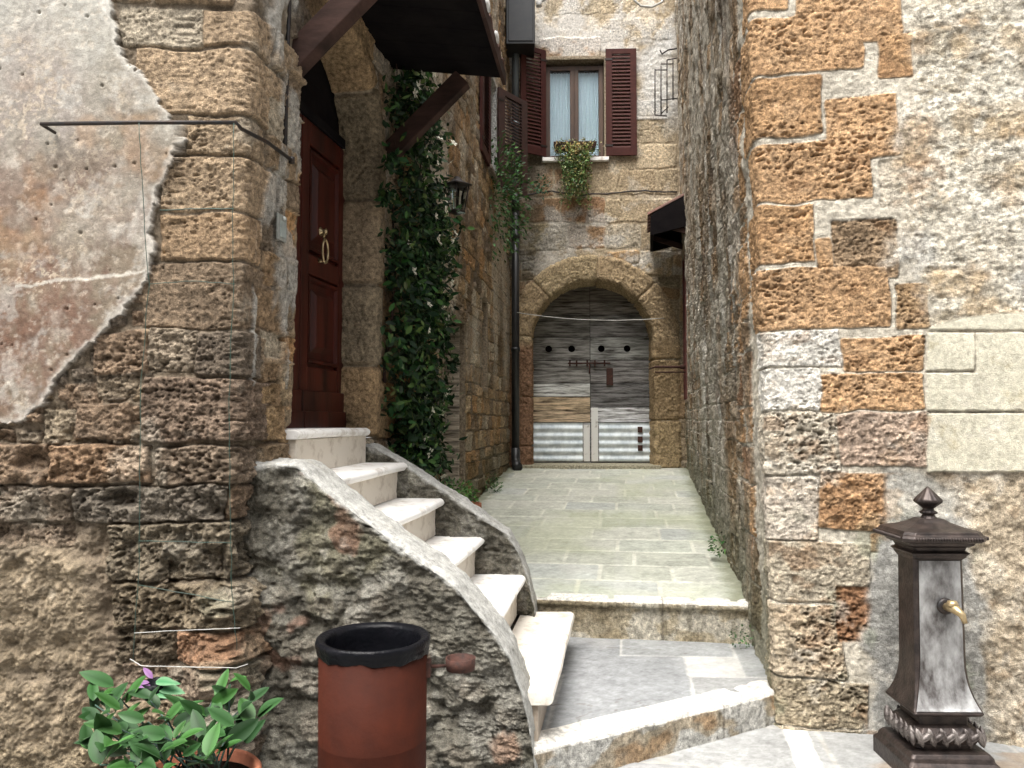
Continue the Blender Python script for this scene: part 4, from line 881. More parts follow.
# solid core under the treads
m = MB()
for i, (zt, xf) in enumerate(zip(steps_z, nos)):
    x1 = -.10; x0 = -.42 if i < 5 else -.5
    vs = [(xn(xf, 3.6) + x1, 3.6), (xn(xf, 4.86) + x1, 4.86), (xn(xf, 4.86) + x0, 4.86), (xn(xf, 3.6) + x0, 3.6)]
    m.rings([[(x, y, .05) for x, y in vs], [(x, y, zt - .052) for x, y in vs]], (.2, .17, .13), sm=False)
m.build('core', MAT['stone'], stair)
def parapet(name, pts_px, plane_p, plane_t, thick, back_drop, seed, flatl=.0):
    """pts_px = outline of the top front edge in the photo, laid on the wall's own vertical plane"""
    t = Vector(plane_t).normalized(); n = Vector((t.y, -t.x, 0)); p0 = Vector(plane_p)
    pr = [on_plane(x, y, p0, n) for x, y in pts_px]
    a = np.array([(p - p0).dot(t) for p in pr]); zz = np.array([p.z for p in pr])
    q = np.r_[0, np.cumsum(np.hypot(np.diff(a), np.diff(zz)))]; u = steps((0, q[-1], .0055)); a = np.interp(u, q, a); zz = np.maximum(np.interp(u, q, zz), 0)
    kb = np.ones(5) / 5; a = np.convolve(np.pad(a, 2, 'edge'), kb, 'valid'); zz = np.convolve(np.pad(zz, 2, 'edge'), kb, 'valid')
    nw = 220 if name != 'x' else 90; wc = steps((0, thick, .0075)); wb = steps((0, back_drop, .02))[1:]
    rows_b = np.r_[np.zeros(nw), wc, np.full(len(wb), thick)]
    P = np.zeros((len(u), len(rows_b), 3)); tt = np.linspace(0, 1, nw, endpoint=False)
    # outward slope direction of the cap follows the profile
    Z = np.zeros((len(u), len(rows_b))); Z[:, :nw] = zz[:, None] * tt[None, :]; Z[:, nw:nw + len(wc)] = zz[:, None]; Z[:, nw + len(wc):] = np.maximum(zz[:, None] - wb[None, :], -.05)
    # rounded arrises
    for e, bb in ((nw, 0), (nw + len(wc) - 1, thick)):
        dist = np.abs(np.arange(len(rows_b)) - e) * .0075; Z[:, :] -= np.exp(-(dist / .022) ** 2)[None, :] * .014
    P[...] = np.array(p0) + a[:, None, None] * np.array(t) - rows_b[None, :, None] * np.array(n); P[..., 2] = Z
    Sx = a[:, None] + 0 * Z; cap = sst(nw - 3.5, nw - .5, np.arange(len(rows_b)))[None, :] + 0 * Z
    dtop = (zz[:, None] - Z)     # depth under the top
    dcap = sst(.045, .012, dtop + .035 * fbm(Sx, Z, 11, 4, seed, .65))
    n1 = fbm(Sx, Z, 5, 4, seed + 1, .6); n2 = fbm(Sx, Z, 16, 5, seed + 2, .65)
    C = np.ones(P.shape) * np.array((.135, .125, .10)); C = blend(C, sst(.0, .4, n1) * .6, (.25, .24, .20)); C = blend(C, sst(.1, .4, fbm(Sx, Z, 4, 4, seed + 3)) * .45, (.20, .19, .12)); C = blend(C, sst(.42, .55, fbm(Sx, Z, 6, 3, seed + 4)) * .5, (.30, .15, .10))
    C = blend(C, sst(.1, .35, fbm(Sx + Z * .6, Z * .8 - Sx * .5, 4.5, 5, seed + 41, .62)) * .5, (.33, .32, .28)); C = blend(C, sst(.15, .4, fbm(Sx, Z, 7, 4, seed + 42)) * .35, (.09, .085, .068)); C *= (1 + .35 * n2)[..., None]
    cc = np.ones(P.shape) * np.array((.42, .42, .395)) * (1 + .18 * fbm(Sx * 1, Z + rows_b[None, :], 12, 4, seed + 6))[..., None]; cc = blend(cc, sst(.2, .5, fbm(Sx, Z + rows_b[None, :], 8, 4, seed + 5)) * .5, (.30, .29, .25))
    k = np.clip(np.maximum(cap, dcap * .9), 0, 1); C = C * (1 - k[..., None]) + cc * k[..., None]
    # exposed field stones low down, deep irregular joints
    f1, i1 = worley(Sx + .05 * n1, Z * 1.25 + .05 * n2, 5.2, seed + 7)
    f2, _ = worley(Sx + .05 * n1 + .0, Z * 1.25 + .05 * n2, 5.2, seed + 7)
    low = sst(.85, .45, Z / np.maximum(zz[:, None], .2) + .25 * n1) * sst(-.9, .3, Sx + .5)
    H = (1 - k) * (n1 * .02 + n2 * .02 + fbm(Sx * .7, Z * 1.6, 9, 5, seed + 21, .7) * .034) + k * (fbm(Sx, Z + rows_b[None, :], 14, 4, seed + 9, .62) * .014 + fbm(Sx, Z, 4, 2, seed + 29) * .012)
    H += (1 - k) * low * (sst(.62, .25, f1) * .035 - .02); C = blend(C, (1 - k) * low * sst(.35, .2, f1) * .4, (.34, .30, .24)); C = blend(C, (1 - k) * low * (i1 > .93) * sst(.5, .3, f1) * .5, (.34, .19, .12))
    cr = ridged(Sx, Z, 3.2, 2, seed + 12); H -= (1 - k) * sst(.90, .985, cr) * .025
    H -= (1 - k) * sst(.35, .7, fbm(Sx * .7, Z * 1.5, 6, 3, seed + 13)) * .04
    H[:, -1] = 0
    return sheet(name, P, H, rgba(C, .85 - .5 * k), MAT['stone'], stair)
parapet('parapet', [(240, 463), (272, 462), (297, 463), (329, 490), (367, 519), (397, 542), (432, 567), (455, 583), (474, 607), (496, 633), (509, 655), (523, 695), (532, 735), (538, 790), (540, 812)], (-1.05, 3.46, 0), (1, -.11, 0), .29, .4, 301)
parapet('parapet', [(340, 440), (374, 445), (396, 457), (425, 477), (455, 497), (484, 518), (508, 533), (519, 552), (528, 575), (534, 600), (537, 640), (539, 662)], (-.86, 4.86, 0), (1, -.11, 0), .18, .9, 331)
# ================================================================ DOOR CANOPY
def canopy():
    c0 = Vector((XL(4.5), 4.5, 3.9)); t = thing('door_canopy', 'dark boarded door canopy with tiled top and two sloping wooden brackets', 'canopy', c0)
    fr = (Vector((XL(5.38), 5.38, 0)), -tL, nL)     # a runs towards the viewer
    Lc = 1.75; zo, zi = 3.88, 3.99; o1 = .80
    m = MB(fr)
    n = 8
    for i in range(n):
        a0 = Lc * i / n; a1 = Lc * (i + 1) / n - .004
        m.add([(a0, -.02, zi), (a1, -.02, zi), (a1, o1, zo), (a0, o1, zo), (a0, -.02, zi + .03), (a1, -.02, zi + .03), (a1, o1, zo + .03), (a0, o1, zo + .03)],
              [(0, 3, 2, 1)[::-1], (4, 5, 6, 7)[::-1], (0, 1, 5, 4)[::-1], (1, 2, 6, 5)[::-1], (2, 3, 7, 6)[::-1], (3, 0, 4, 7)[::-1]])
    m.build('boarding', MAT['board'], t)
    m = MB(fr); m.box((-.04, o1, zo - .035), (Lc + .04, o1 + .025, zo + .05)); m.build('fascia', MAT['beam'], t, bevel=.004)
    k = 0
    a = .06
    while a < Lc:
        m = MB(fr); q = []
        for b, zz, r in ((-.0, zi + .05, .085), (o1 + .02, zo + .06, .070)):
            q.append([(a + r * math.cos(x), b, zz + r * .62 * math.sin(x)) for x in np.linspace(0, math.pi, 9)] + [(a + (r - .014) * math.cos(x), b, zz + (r - .014) * .55 * math.sin(x)) for x in np.linspace(math.pi, 0, 9)])
        m.rings(q, sm=False); tl = m.build('roof_tile', MAT['tile'], t)
        m = MB(fr)
        if k in (2, 4): m.lathe([(.001, 0), (.064, 0), (.055, .02), (.001, .02)], (a, o1 + .015, zo + .065), 12, ax=Vector((1, 0, 0)), ay=Vector((0, 0, .55)), az=Vector((0, 1, 0)), cap=False)
        if k in (2, 4): m.build('mortar_plug', MAT['plaster'], tl)
        a += .19; k += 1
    for d, w_ in ((5.28, .09), (3.80, .10)):
        fb = (Vector((XL(d) + kL(d) * 1.8, d, 0)), -tL, nL); m = MB(fb); h = w_ / 2
        pts = [(0.0, 3.30), (.55, 3.84)]
        dx = pts[1][0] - pts[0][0]; dz = pts[1][1] - pts[0][1]; l = math.hypot(dx, dz); nx_, nz_ = -dz / l * .062, dx / l * .062
        r0 = [(-h, -.05 - nx_, pts[0][1] - nz_ - .04), (h, -.05 - nx_, pts[0][1] - nz_ - .04), (h, -.05 + nx_, pts[0][1] + nz_ - .04), (-h, -.05 + nx_, pts[0][1] + nz_ - .04)]
        r1 = [(-h, dx - nx_, pts[1][1] - nz_), (h, dx - nx_, pts[1][1] - nz_), (h, dx + nx_, pts[1][1] + nz_), (-h, dx + nx_, pts[1][1] + nz_)]
        m.rings([r0, r1][::-1], sm=False); m.box((-h, -.06, 3.96), (h, .70, 4.0)) if False else None
        m.build('bracket', MAT['beam'], t, bevel=.006)
canopy()
# ================================================================ RAIL, WIRES, PIPES
t = thing('wire_rail', 'thin dark iron rail bent round the pier, with green wires hanging from it', 'rail', (-1.1, 3.24, 2.7))
p = [at(41, 124, 3.20), at(140, 122.5, 3.19), at(238, 122.5, 3.19)]; zr = p[-1].z
p[2] = at(236, 122.5, 3.19); p += [Vector((-1.135, 3.26, zr)), Vector((-1.075, 3.42, zr)), Vector((-1.035, 3.66, zr))]
m = MB(); m.tube(p, .0085, 10); m.tube([p[0], p[0] + Vector((0, .1, 0))], .007, 8); m.tube([p[-1], Vector((-1.07, 3.74, zr)), Vector((-1.13, 3.76, zr))], .0085, 8)
m.lathe([(.0, -.014), (.014, -.014), (.014, .014), (.0, .014)], p[-1], 12, cap=False); m.build('rail_bar', MAT['iron'], t)
def wire(pts, r=.0016): m = MB(); m.tube(pts, r, 5); return m.build('wire', MAT['greenwire'], t)
def wob(pts, a=.006, n=10, seed=0):
    rr = random.Random(seed); out = []
    for i in range(len(pts) - 1):
        for k in range(n): f = k / n; q = pts[i].lerp(pts[i + 1], f); out.append(q + Vector((rr.uniform(-a, a), rr.uniform(-a, a) * .5, rr.uniform(-a, a))) * (0 if i == k == 0 else 1))
    return out + [pts[-1]]
WD = 3.18
wire(wob([at(139, 123, WD), at(143, 200, WD), at(149, 285, WD), at(141, 380, WD), at(140, 470, WD - .02), at(139, 560, WD - .03), at(133, 662, WD - .03)], .003, 6, 1))
wire(wob([at(234, 123, WD), at(233, 205, WD), at(233, 290, WD), at(229, 400, WD - .03), at(230, 500, WD - .03), at(232, 590, WD - .04), at(237, 650, WD - .04)], .003, 6, 2))
wire(wob([at(160, 210, WD - .0), at(196, 209, WD), at(234, 209, WD)], .002, 6, 3), .0024)
wire(wob([at(150, 284, WD), at(190, 281, WD), at(235, 284, WD)], .002, 6, 4))
for i, (y0, y1) in enumerate(((541, 543), (585, 602))): wire(wob([at(139, y0, WD - .03), at(232, y1, WD - .04)], .002, 8, 10 + i))
m = MB(); m.tube(wob([at(134, 633, WD - .04), at(190, 630, WD - .05), at(240, 628, WD - .05)], .001, 6, 20), .0015, 5); m.build('wire', MAT['cord'], t)
m = MB(); m.tube(wob([at(130, 659, WD - .06), at(142, 666, WD - .1), at(190, 667, WD - .12), at(236, 668, WD - .1), at(248, 664, WD - .06)], .0008, 6, 21), .0018, 5); m.build('wire', MAT['cord'], t)
m = MB(); x_ = -1.13 + .13 * .42 + .04 + .06; xa = Vector((-1.075, 3.68, zr - .03))
m.tube([xa, Vector((-1.07, 3.68, 3.2)), Vector((-1.055, 3.68, 3.9)), Vector((-1.02, 3.68, 5.2)), Vector((-.97, 3.68, 6.9))], .011, 10)
tag(m.build('conduit_pipe', MAT['iron']), 'thin dark conduit running up the pier beside the mahogany door', 'pipe')
# downpipe in the far corner
dp = thing('downpipe', 'rain downpipe in the far left alley corner, grey above and black below', 'downpipe', at(516, 474, 11.75))
x0 = at(515.5, 300, 11.75).x; zb = zd(11.7)
m = MB(); m.tube([(x0, 11.75, 4.95), (x0, 11.75, 7.4), (x0 - .05, 11.8, 9.3)], .052, 16); m.build('upper_pipe', MAT['pipe'], dp)
m = MB(); m.tube([(x0, 11.75, zb + .30), (x0, 11.75, 4.7)], .058, 16); m.tube([(x0, 11.75, 4.68), (x0, 11.75, 4.97)], [.062, .056], 16); m.build('lower_pipe', MAT['pipedark'], dp)
m = MB(); m.tube([(x0, 11.75, zb + .32), (x0, 11.75, zb + .16), (x0 + .01, 11.68, zb + .07), (x0 + .03, 11.58, zb + .04)], [.066, .066, .066, .075], 16); m.build('shoe', MAT['pipedark'], dp)
for zc in (6.02, 4.3, 2.6):
    m = MB(); m.tube([(x0, 11.75, zc - .03), (x0, 11.75, zc + .03)], .068, 16); m.box((x0 - .012, 11.80, zc - .02), (x0 + .012, 12.05, zc + .02)); m.build('pipe_clamp', MAT['pipe'] if zc > 5 else MAT['pipedark'], dp)
# meter box
c = at(521, 46, 11.4); m = MB(); b0 = at(506, 44, 11.4); b1 = at(535, -12, 11.4)
t = thing('meter_box', 'black metal box high in the far left alley corner', 'box', ((b0.x + b1.x) / 2, 11.5, b0.z))
m.box((b0.x, 11.4, b0.z), (b1.x, 11.85, b1.z)); bx = m.build('casing', MAT['pipedark'], t, bevel=.012)
m = MB(); m.box((b0.x + .03, 11.385, b0.z + .04), (b1.x - .03, 11.401, b1.z - .04)); m.build('cover', MAT['pipedark'], t, bevel=.008)
m = MB(); m.lathe([(.0, -.05), (.05, -.05), (.035, -.02), (.05, 0), (.035, .03), (.04, .05), (0, .055)], at(539, 3, 11.7), 14, cap=False); tag(m.build('insulator', MAT['plaster']), 'white insulator knob beside the black box at the top', 'insulator')
m = MB(); pts = [at(x, y, 11.7) for x, y in ((541, 2), (580, -22), (628, -10), (634, 0), (641, 6), (652, 7), (662, 2), (668, -10), (672, -30))]; m.tube(pts, .018, 8)
tag(m.build('cable', MAT['cord']), 'pale loop of cable hanging at the top of the end wall', 'cable')
m = MB(); pts = []
for k in range(13): f = k / 12; q = at(517, 312.5, 11.6).lerp(at(664, 318, 11.75), f); pts.append(q + Vector((0, 0, -.07 * 4 * f * (1 - f))))
m.tube(pts, .006, 6); tag(m.build('clothes_line', MAT['cord']), 'thin pale line strung across the arched gate', 'line')
m = MB(); m.tube(wob([at(518, 196, 11.85), at(548, 191, 11.9), at(575, 195, 11.85), at(600, 194, 11.85), at(640, 191, 11.85), at(677, 192, 11.8)], .01, 6, 31), .012, 6)
tag(m.build('wall_cable', MAT['iron']), 'dark cable running level across the end wall under the window', 'cable')
m = MB(); a_, b_ = at(655, 367, 11.45), at(690, 367, 11.45); m.tube([a_, b_], .018, 8); m.tube([a_ + Vector((0, 0, -.075)), b_ + Vector((0, 0, -.075))], .011, 8); m.lathe([(0, -.03), (.04, -.03), (.04, .03), (0, .03)], a_.lerp(b_, .8), 10, cap=False); m.tube([a_, a_ + Vector((0, .5, 0))], .012, 6)
tag(m.build('iron_bar', MAT['rusty']), 'rusty iron bar beside the arched gate, fixed to the right wall', 'bar')
m = MB()
for x0_, y0_, x1_, y1_ in ((655, 69, 655, 115), (661, 66, 661, 116), (667, 60, 667, 113), (673, 58, 673, 100)): m.tube([at(x0_, y0_, 11.7), at(x1_, y1_, 11.7)], .010, 6)
for x0_, y0_, x1_, y1_ in ((655, 70, 667, 70), (661, 64, 673, 64), (667, 60, 682, 57), (655, 115, 667, 116), (661, 100, 681, 98), (661, 114, 668, 107)): m.tube([at(x0_, y0_, 11.7), at(x1_, y1_, 11.7)], .009, 6)
m.tube([at(680, 48, 11.7), at(668, 50, 11.7), at(662, 54, 11.68), at(660, 50, 11.66)], .012, 6); m.tube([at(680, 48, 11.7), at(681, 100, 11.7)], .012, 6)
tag(m.build('pot_rack', MAT['iron']), 'thin iron rack high on the wall right of the window', 'rack')
# ================================================================ SMALL AWNING
fa = RF(11.75); La = 1.1
t = thing('small_awning', 'small sloping tiled awning high on the right alley wall', 'awning', (XR(11.2), 11.2, 3.9))
m = MB(fa); zi = at(686, 205, 11.1).z; zo_ = at(654, 218, 11.0).z
def slab(m, b0, b1, z0, z1, th, a0=0, a1=La): m.rings([[(a0, b0, z0), (a1, b0, z0), (a1, b0, z0 + th), (a0, b0, z0 + th)], [(a0, b1, z1), (a1, b1, z1), (a1, b1, z1 + th), (a0, b1, z1 + th)]][::-1], sm=False)
slab(m, 0, .50, zi, zo_ - .05, .04); m.build('boarding', MAT['board'], t)
for i in range(6):
    m = MB(fa); a = .09 + i * .185; q = []
    for b, zz in ((0, zi + .05), (.56, zo_ - .02)): q.append([(a + .085 * math.cos(x), b, zz + .05 * math.sin(x)) for x in np.linspace(0, math.pi, 9)] + [(a + .07 * math.cos(x), b, zz + .035 * math.sin(x)) for x in np.linspace(math.pi, 0, 9)])
    m.rings(q, sm=False); m.build('roof_tile', MAT['tile'], t)
m = MB(fa); m.box((-.01, .48, zo_ - .30), (La + .01, .52, zo_ - .03)); m.build('valance', MAT['board'], t, bevel=.004)
for a in (0, La): m = MB(fa); m.rings([[(a - .015, .0, zi - .40), (a - .015, .49, zo_ - .30), (a - .015, .49, zo_ - .05), (a - .015, 0, zi)], [(a + .015, .0, zi - .40), (a + .015, .49, zo_ - .30), (a + .015, .49, zo_ - .05), (a + .015, 0, zi)]], sm=False); m.build('end_board', MAT['board'], t)
for a in (.05, La - .05): m = MB(fa); m.rings([[(a - .03, 0, zi - .52), (a + .03, 0, zi - .52), (a + .03, 0, zi - .44), (a - .03, 0, zi - .44)], [(a - .03, .47, zo_ - .14), (a + .03, .47, zo_ - .14), (a + .03, .47, zo_ - .07), (a - .03, .47, zo_ - .07)]][::-1], sm=False); m.build('bracket', MAT['beam'], t)
# ================================================================ LANTERN
lp = at(457, 196, 6.6)
t = thing('wall_lantern', 'black iron wall lantern half hidden by the climbing jasmine', 'lantern', LW(6.6, lp.z - .25))
m = MB(); m.tube([LW(6.6, lp.z - .12), LW(6.6, lp.z - .14, .08), LW(6.6, lp.z - .10, .16), LW(6.6, lp.z - .02, .2)], .010, 8); m.build('arm', MAT['iron'], t)
m = MB(); c_ = Vector((lp.x, 6.6, lp.z)); wv = .075
m.lathe([(.0, .17), (.02, .165), (.05, .13), (.13, .10), (.13, .09), (.0, .09)], c_ - Vector((0, 0, 0)), 4, cap=False)
for i in range(4):
    a = math.pi / 2 * i; m.tube([c_ + Vector((math.cos(a) * .10, math.sin(a) * .10, .09)), c_ + Vector((math.cos(a) * .065, math.sin(a) * .065, -.12))], .006, 5)
m.lathe([(.0, -.12), (.07, -.12), (.07, -.14), (.03, -.16), (0, -.17)], c_, 4, cap=False); m.build('lantern_frame', MAT['iron'], t)
m = MB(); m.lathe([(.055, -.12), (.09, .09)], c_, 4, cap=False); m.build('lantern_glass', MAT['glass'], t)
# ================================================================ LITTER BIN
bc = Vector((at(373.5, 637, 2.78).x, 2.78, 0)); t = thing('litter_bin', 'round rust brown litter bin lined with a black bag', 'bin', bc); zt = .795
m = MB(); prof = [(.0, .012), (.176, .012), (.180, .02), (.184, .3), (.184, .6), (.184, zt - .012), (.186, zt - .012), (.183, .3), (.180, .03), (.0, .03)]
m.lathe(prof, bc, 64, cap=False); m.build('barrel', MAT['rust'], t)
rb = random.Random(3); ph = [rb.uniform(0, 6) for _ in range(6)]
def wr(a, z): return 1 + .006 * math.sin(9 * a + ph[0]) + .005 * math.sin(23 * a + ph[1]) * (1 if z < zt else .3) + .004 * math.sin(41 * a + ph[2])
def zw(a): return .004 * math.sin(5 * a + ph[3]) + .003 * math.sin(13 * a + ph[4]) + .008 * math.cos(a + 1.9)
m = MB(); rs = []
for r, z_, k in ((.187, -.052, 1), (.190, -.047, 1), (.190, -.038, .7), (.1925, -.034, .7), (.191, -.026, .3), (.195, -.018, .1), (.197, -.004, 0), (.193, .006, 0), (.186, .007, 0), (.166, .0, 0), (.162, -.010, 0), (.164, -.05, .3), (.160, -.12, .4), (.14, -.22, .5), (.08, -.30, .5), (.0, -.31, 0)):
    ring = []
    for j in range(96):
        a = 2 * math.pi * j / 96; q = r * (wr(a, z_ + zt) if r > .155 else 1 + (.05 * math.sin(5 * a + ph[1]) + .035 * math.sin(9 * a + ph[5])) * k * 2)
        ring.append((bc.x + q * math.cos(a), bc.y + q * math.sin(a), zt + z_ + zw(a) * k))
    rs.append(ring)
m.rings(rs, cap=False); m.build('bag', MAT['bag'], t)
cp = at(460.5, 659, 2.80); m = MB(); cz = cp.z - .035
m.tube([(bc.x + .188, 2.79, cz + .012), (cp.x - .045, 2.80, cz + .012)], .006, 8); m.lathe([(.0, 0), (.050, 0), (.053, .040), (.048, .040), (.046, .005), (0, .005)], (cp.x, 2.80, cz), 24, cap=False); m.build('ashtray', MAT['rusty'], t)
m = MB(); m.box((bc.x + .17, 2.765, cz - .02), (bc.x + .199, 2.815, zt - .08)); m.build('bracket', MAT['rusty'], t, bevel=.003)
# ================================================================ CAST IRON FOUNTAIN
fx, fy = 1.885, 3.60; fo = Vector((fx, fy, 0)); fth = math.atan(-.02)
ft_ = Vector((math.cos(fth), math.sin(fth), 0)); fn_ = Vector((ft_.y, -ft_.x, 0)); ff = (fo, ft_, fn_)
t = thing('drinking_fountain', 'old brown cast iron drinking fountain with pointed finial and brass tap', 'fountain', fo)
def sq(hx, hy, z, ch=.0, sk=0):
    c = ch; return [(-hx + c, hy, z), (-hx, hy - c, z), (-hx, -hy + c, z), (-hx + c, -hy, z), (hx - c, -hy, z), (hx, -hy + c, z), (hx, hy - c, z), (hx - c, hy, z)]
def lf(name, rs, mat, bevel=0, par=None, sm=False):
    m = MB(ff); m.rings([sq(a, b, z, c) for a, b, z, c in rs], sm=sm); return m.build(name, mat, par or t, bevel=bevel)
lf('plinth', [(.195, .185, 0, .01), (.195, .185, .075, .01), (.18, .17, .09, .01), (.178, .165, .105, .01), (.165, .155, .12, .01), (.12, .11, .125, .02), (.12, .11, .15, .02)], MAT['castiron'], .004)
lf('garland_band', [(.115, .105, .140, .02), (.140, .13, .152, .03), (.150, .14, .172, .03), (.148, .138, .195, .03), (.130, .12, .218, .03), (.11, .10, .228, .02)], MAT['castiron'], .003)
m = MB(ff)
def leafy(m, c, out, right, L_, Wd, tilt):
    up = Vector((0, 0, 1)); c = Vector(c); out = Vector(out); right = Vector(right); dr = (up * math.cos(tilt) + right * math.sin(tilt)); sd_ = dr.cross(out)
    rs = []
    for u in np.linspace(-.5, .5, 7):
        wv = Wd * math.sqrt(max(.02, 1 - (2 * u) ** 2)); hh = .013 * (1 - (2 * u) ** 2) + .001
        rs.append([c + dr * (u * L_) + sd_ * (wv * x) + out * (hh * y) for x, y in ((-.5, -.5), (-.42, .4), (-.08, 1.1), (0, .5), (.08, 1.1), (.42, .4), (.5, -.5))])
    m.rings([[tuple(p) for p in r] for r in rs], sm=True)
for side_, (ox, oy, rx, ry, ln, off) in enumerate(((0, 1, 1, 0, .142, .141), (-1, 0, 0, 1, .13, .151), (1, 0, 0, 1, .13, .151), (0, -1, 1, 0, .142, .141))):
    n = 11
    for i in range(n):
        u = (i + .5) / n * 2 - 1; c_ = (ox * off + rx * u * ln, oy * off + ry * u * ln, .185)
        leafy(m, c_, (ox, oy, 0), (rx, ry, 0), .085, .030, .95 if i % 2 else -.35)
m.build('acanthus_leaves', MAT['worniron'], t)
lf('foot_moulding', [(.105, .10, .225, .01), (.105, .10, .262, .01), (.142, .138, .274, .006), (.150, .145, .284, .006), (.146, .141, .292, .006)], MAT['castiron'], .002)
body = [(.146, .140, .290, .004)]
for k in range(15):
    u = k / 14; z_ = .292 + u * .20; e = (1 - u) ** 2.4; body.append((.112 + .036 * e, .086 + .050 * e, z_, .004 + .010 * u))
body += [(.110, .085, .70, .014), (.108, .084, .93, .014), (.116, .100, .945, .01), (.118, .107, .955, .01)]
bd = lf('body', body, MAT['castiron'], 0)
m = MB(ff)   # face plate, wet and limescaled
vs = []; 
for k, (hx, hy, z_, c_) in enumerate(body[:-2]): vs += [(-hx + c_ + .004, hy + .003, z_ + (.006 if k == 0 else 0)), (hx - c_ - .004, hy + .003, z_ + (.006 if k == 0 else 0))]
m.add(vs, [(2 * i, 2 * i + 2, 2 * i + 3, 2 * i + 1) for i in range(len(body) - 3)], sm=True); m.build('face_plate', MAT['castface'], bd)
lf('neck', [(.12, .107, .955, .01), (.128, .115, .965, .01), (.112, .10, .975, .01), (.118, .105, .99, .01), (.14, .126, 1.0, .012), (.146, .132, 1.012, .012), (.16, .146, 1.018, .012)], MAT['castiron'], .002)
cap_ = lf('cap', [(.17, .155, 1.016, .03), (.180, .168, 1.022, .035), (.184, .172, 1.034, .035), (.178, .166, 1.046, .035), (.172, .16, 1.05, .035), (.166, .156, 1.062, .035), (.12, .108, 1.074, .03), (.075, .068, 1.092, .02), (.05, .046, 1.108, .015)], MAT['castiron'], .002)
m = MB(ff)
for (ox, oy, rx, ry, ln, off) in ((0, 1, 1, 0, .15, .174), (-1, 0, 0, 1, .135, .190), (1, 0, 0, 1, .135, .190)):
    m = MB(ff)
    for i in range(26):
        u = (i + .5) / 26 * 2 - 1; c_ = (ox * off + rx * u * ln, oy * off + ry * u * ln, 1.034); m.lathe([(.0, -.009), (.004, -.006), (.0052, 0), (.004, .006), (.0, .009)], c_, 6, cap=False)
    m.build('beading', MAT['castiron'], cap_)

m = MB(ff); m.lathe([(.048, 1.10), (.030, 1.112), (.024, 1.124), (.034, 1.128), (.038, 1.134), (.026, 1.142), (.022, 1.150), (.032, 1.160), (.054, 1.178), (.058, 1.186), (.052, 1.196), (.028, 1.222), (.012, 1.240), (.002, 1.250)], (0, 0, 0), 60, mod=lambda a, z: 1 + (.07 * abs(math.sin(6 * a)) if z > 1.15 else .03 * math.sin(12 * a)))
m.build('finial', MAT['castiron'], t)
m = MB(ff); X_, Z_, Y_ = Vector((1, 0, 0)), Vector((0, 0, 1)), Vector((0, 1, 0)); tz = at(944, 607, 3.48).z
tp = lambda nm, prof, mat, par: None
m.lathe([(.0, 0), (.036, 0), (.036, .008), (.026, .014), (.0, .014)], (.012, .100, tz), 20, ax=X_, ay=Z_, az=Y_, cap=False); tr = m.build('tap_rose', MAT['iron'], t)
m = MB(ff); m.tube([(.012, .11, tz), (.014, .15, tz + .002), (.022, .175, tz), (.036, .195, tz - .018), (.044, .20, tz - .05)], [.017, .018, .020, .015, .010], 14); m.lathe([(.0, .0), (.022, .0), (.024, .008), (.018, .022), (0, .024)], (.016, .155, tz + .012), 14, cap=False); m.build('tap', MAT['brass'], tr)
# ================================================================ PLANTS
class Leaves:
    def __init__(s): s.v = []; s.f = []; s.c = []
    def leaf(s, p, d, nrm, L, Wd, c, curl=.25, rim=None, n=5, fold=.2, stalk=0):
        p = np.array(p, float); d = np.array(d, float); d /= np.linalg.norm(d); nrm = np.array(nrm, float); nrm -= d * nrm.dot(d); nrm /= np.linalg.norm(nrm) + 1e-9; sd_ = np.cross(d, nrm)
        k = len(s.v); p = p + d * stalk
        us = np.linspace(0, 1, n)
        for u in us:
            wv = Wd * .5 * (math.sin(math.pi * min(1, u * .93 + .04) ** .85) ** .8 if 0 < u < 1 else .03)
            q = p + d * (L * u) - nrm * (curl * L * u * u)
            for x in (-1, -.82, 0, .82, 1) if rim is not None else (-1, 0, 1):
                s.v.append(q + sd_ * (wv * x) + nrm * (abs(x) * wv * fold)); cc = rim if (rim is not None and abs(x) > .8) else c
                s.c.append(tuple(cc) if abs(x) > .05 else tuple(min(1, y * 1.15) for y in cc))
        m_ = 5 if rim is not None else 3
        for i in range(n - 1):
            for j in range(m_ - 1): a = k + i * m_ + j; s.f.append((a, a + 1, a + m_ + 1, a + m_))
    def build(s, name, parent=None, mat=None, origin=None):
        pc = np.ones((len(s.v), 4)); pc[:, :3] = np.array(s.c)
        return mesh_obj(name, np.array(s.v), np.array(s.f), mat or MAT['leaf'], parent, smooth=True, pcols=pc, origin=origin)
def rv(rr, s=1): return Vector((rr.gauss(0, s), rr.gauss(0, s), rr.gauss(0, s)))
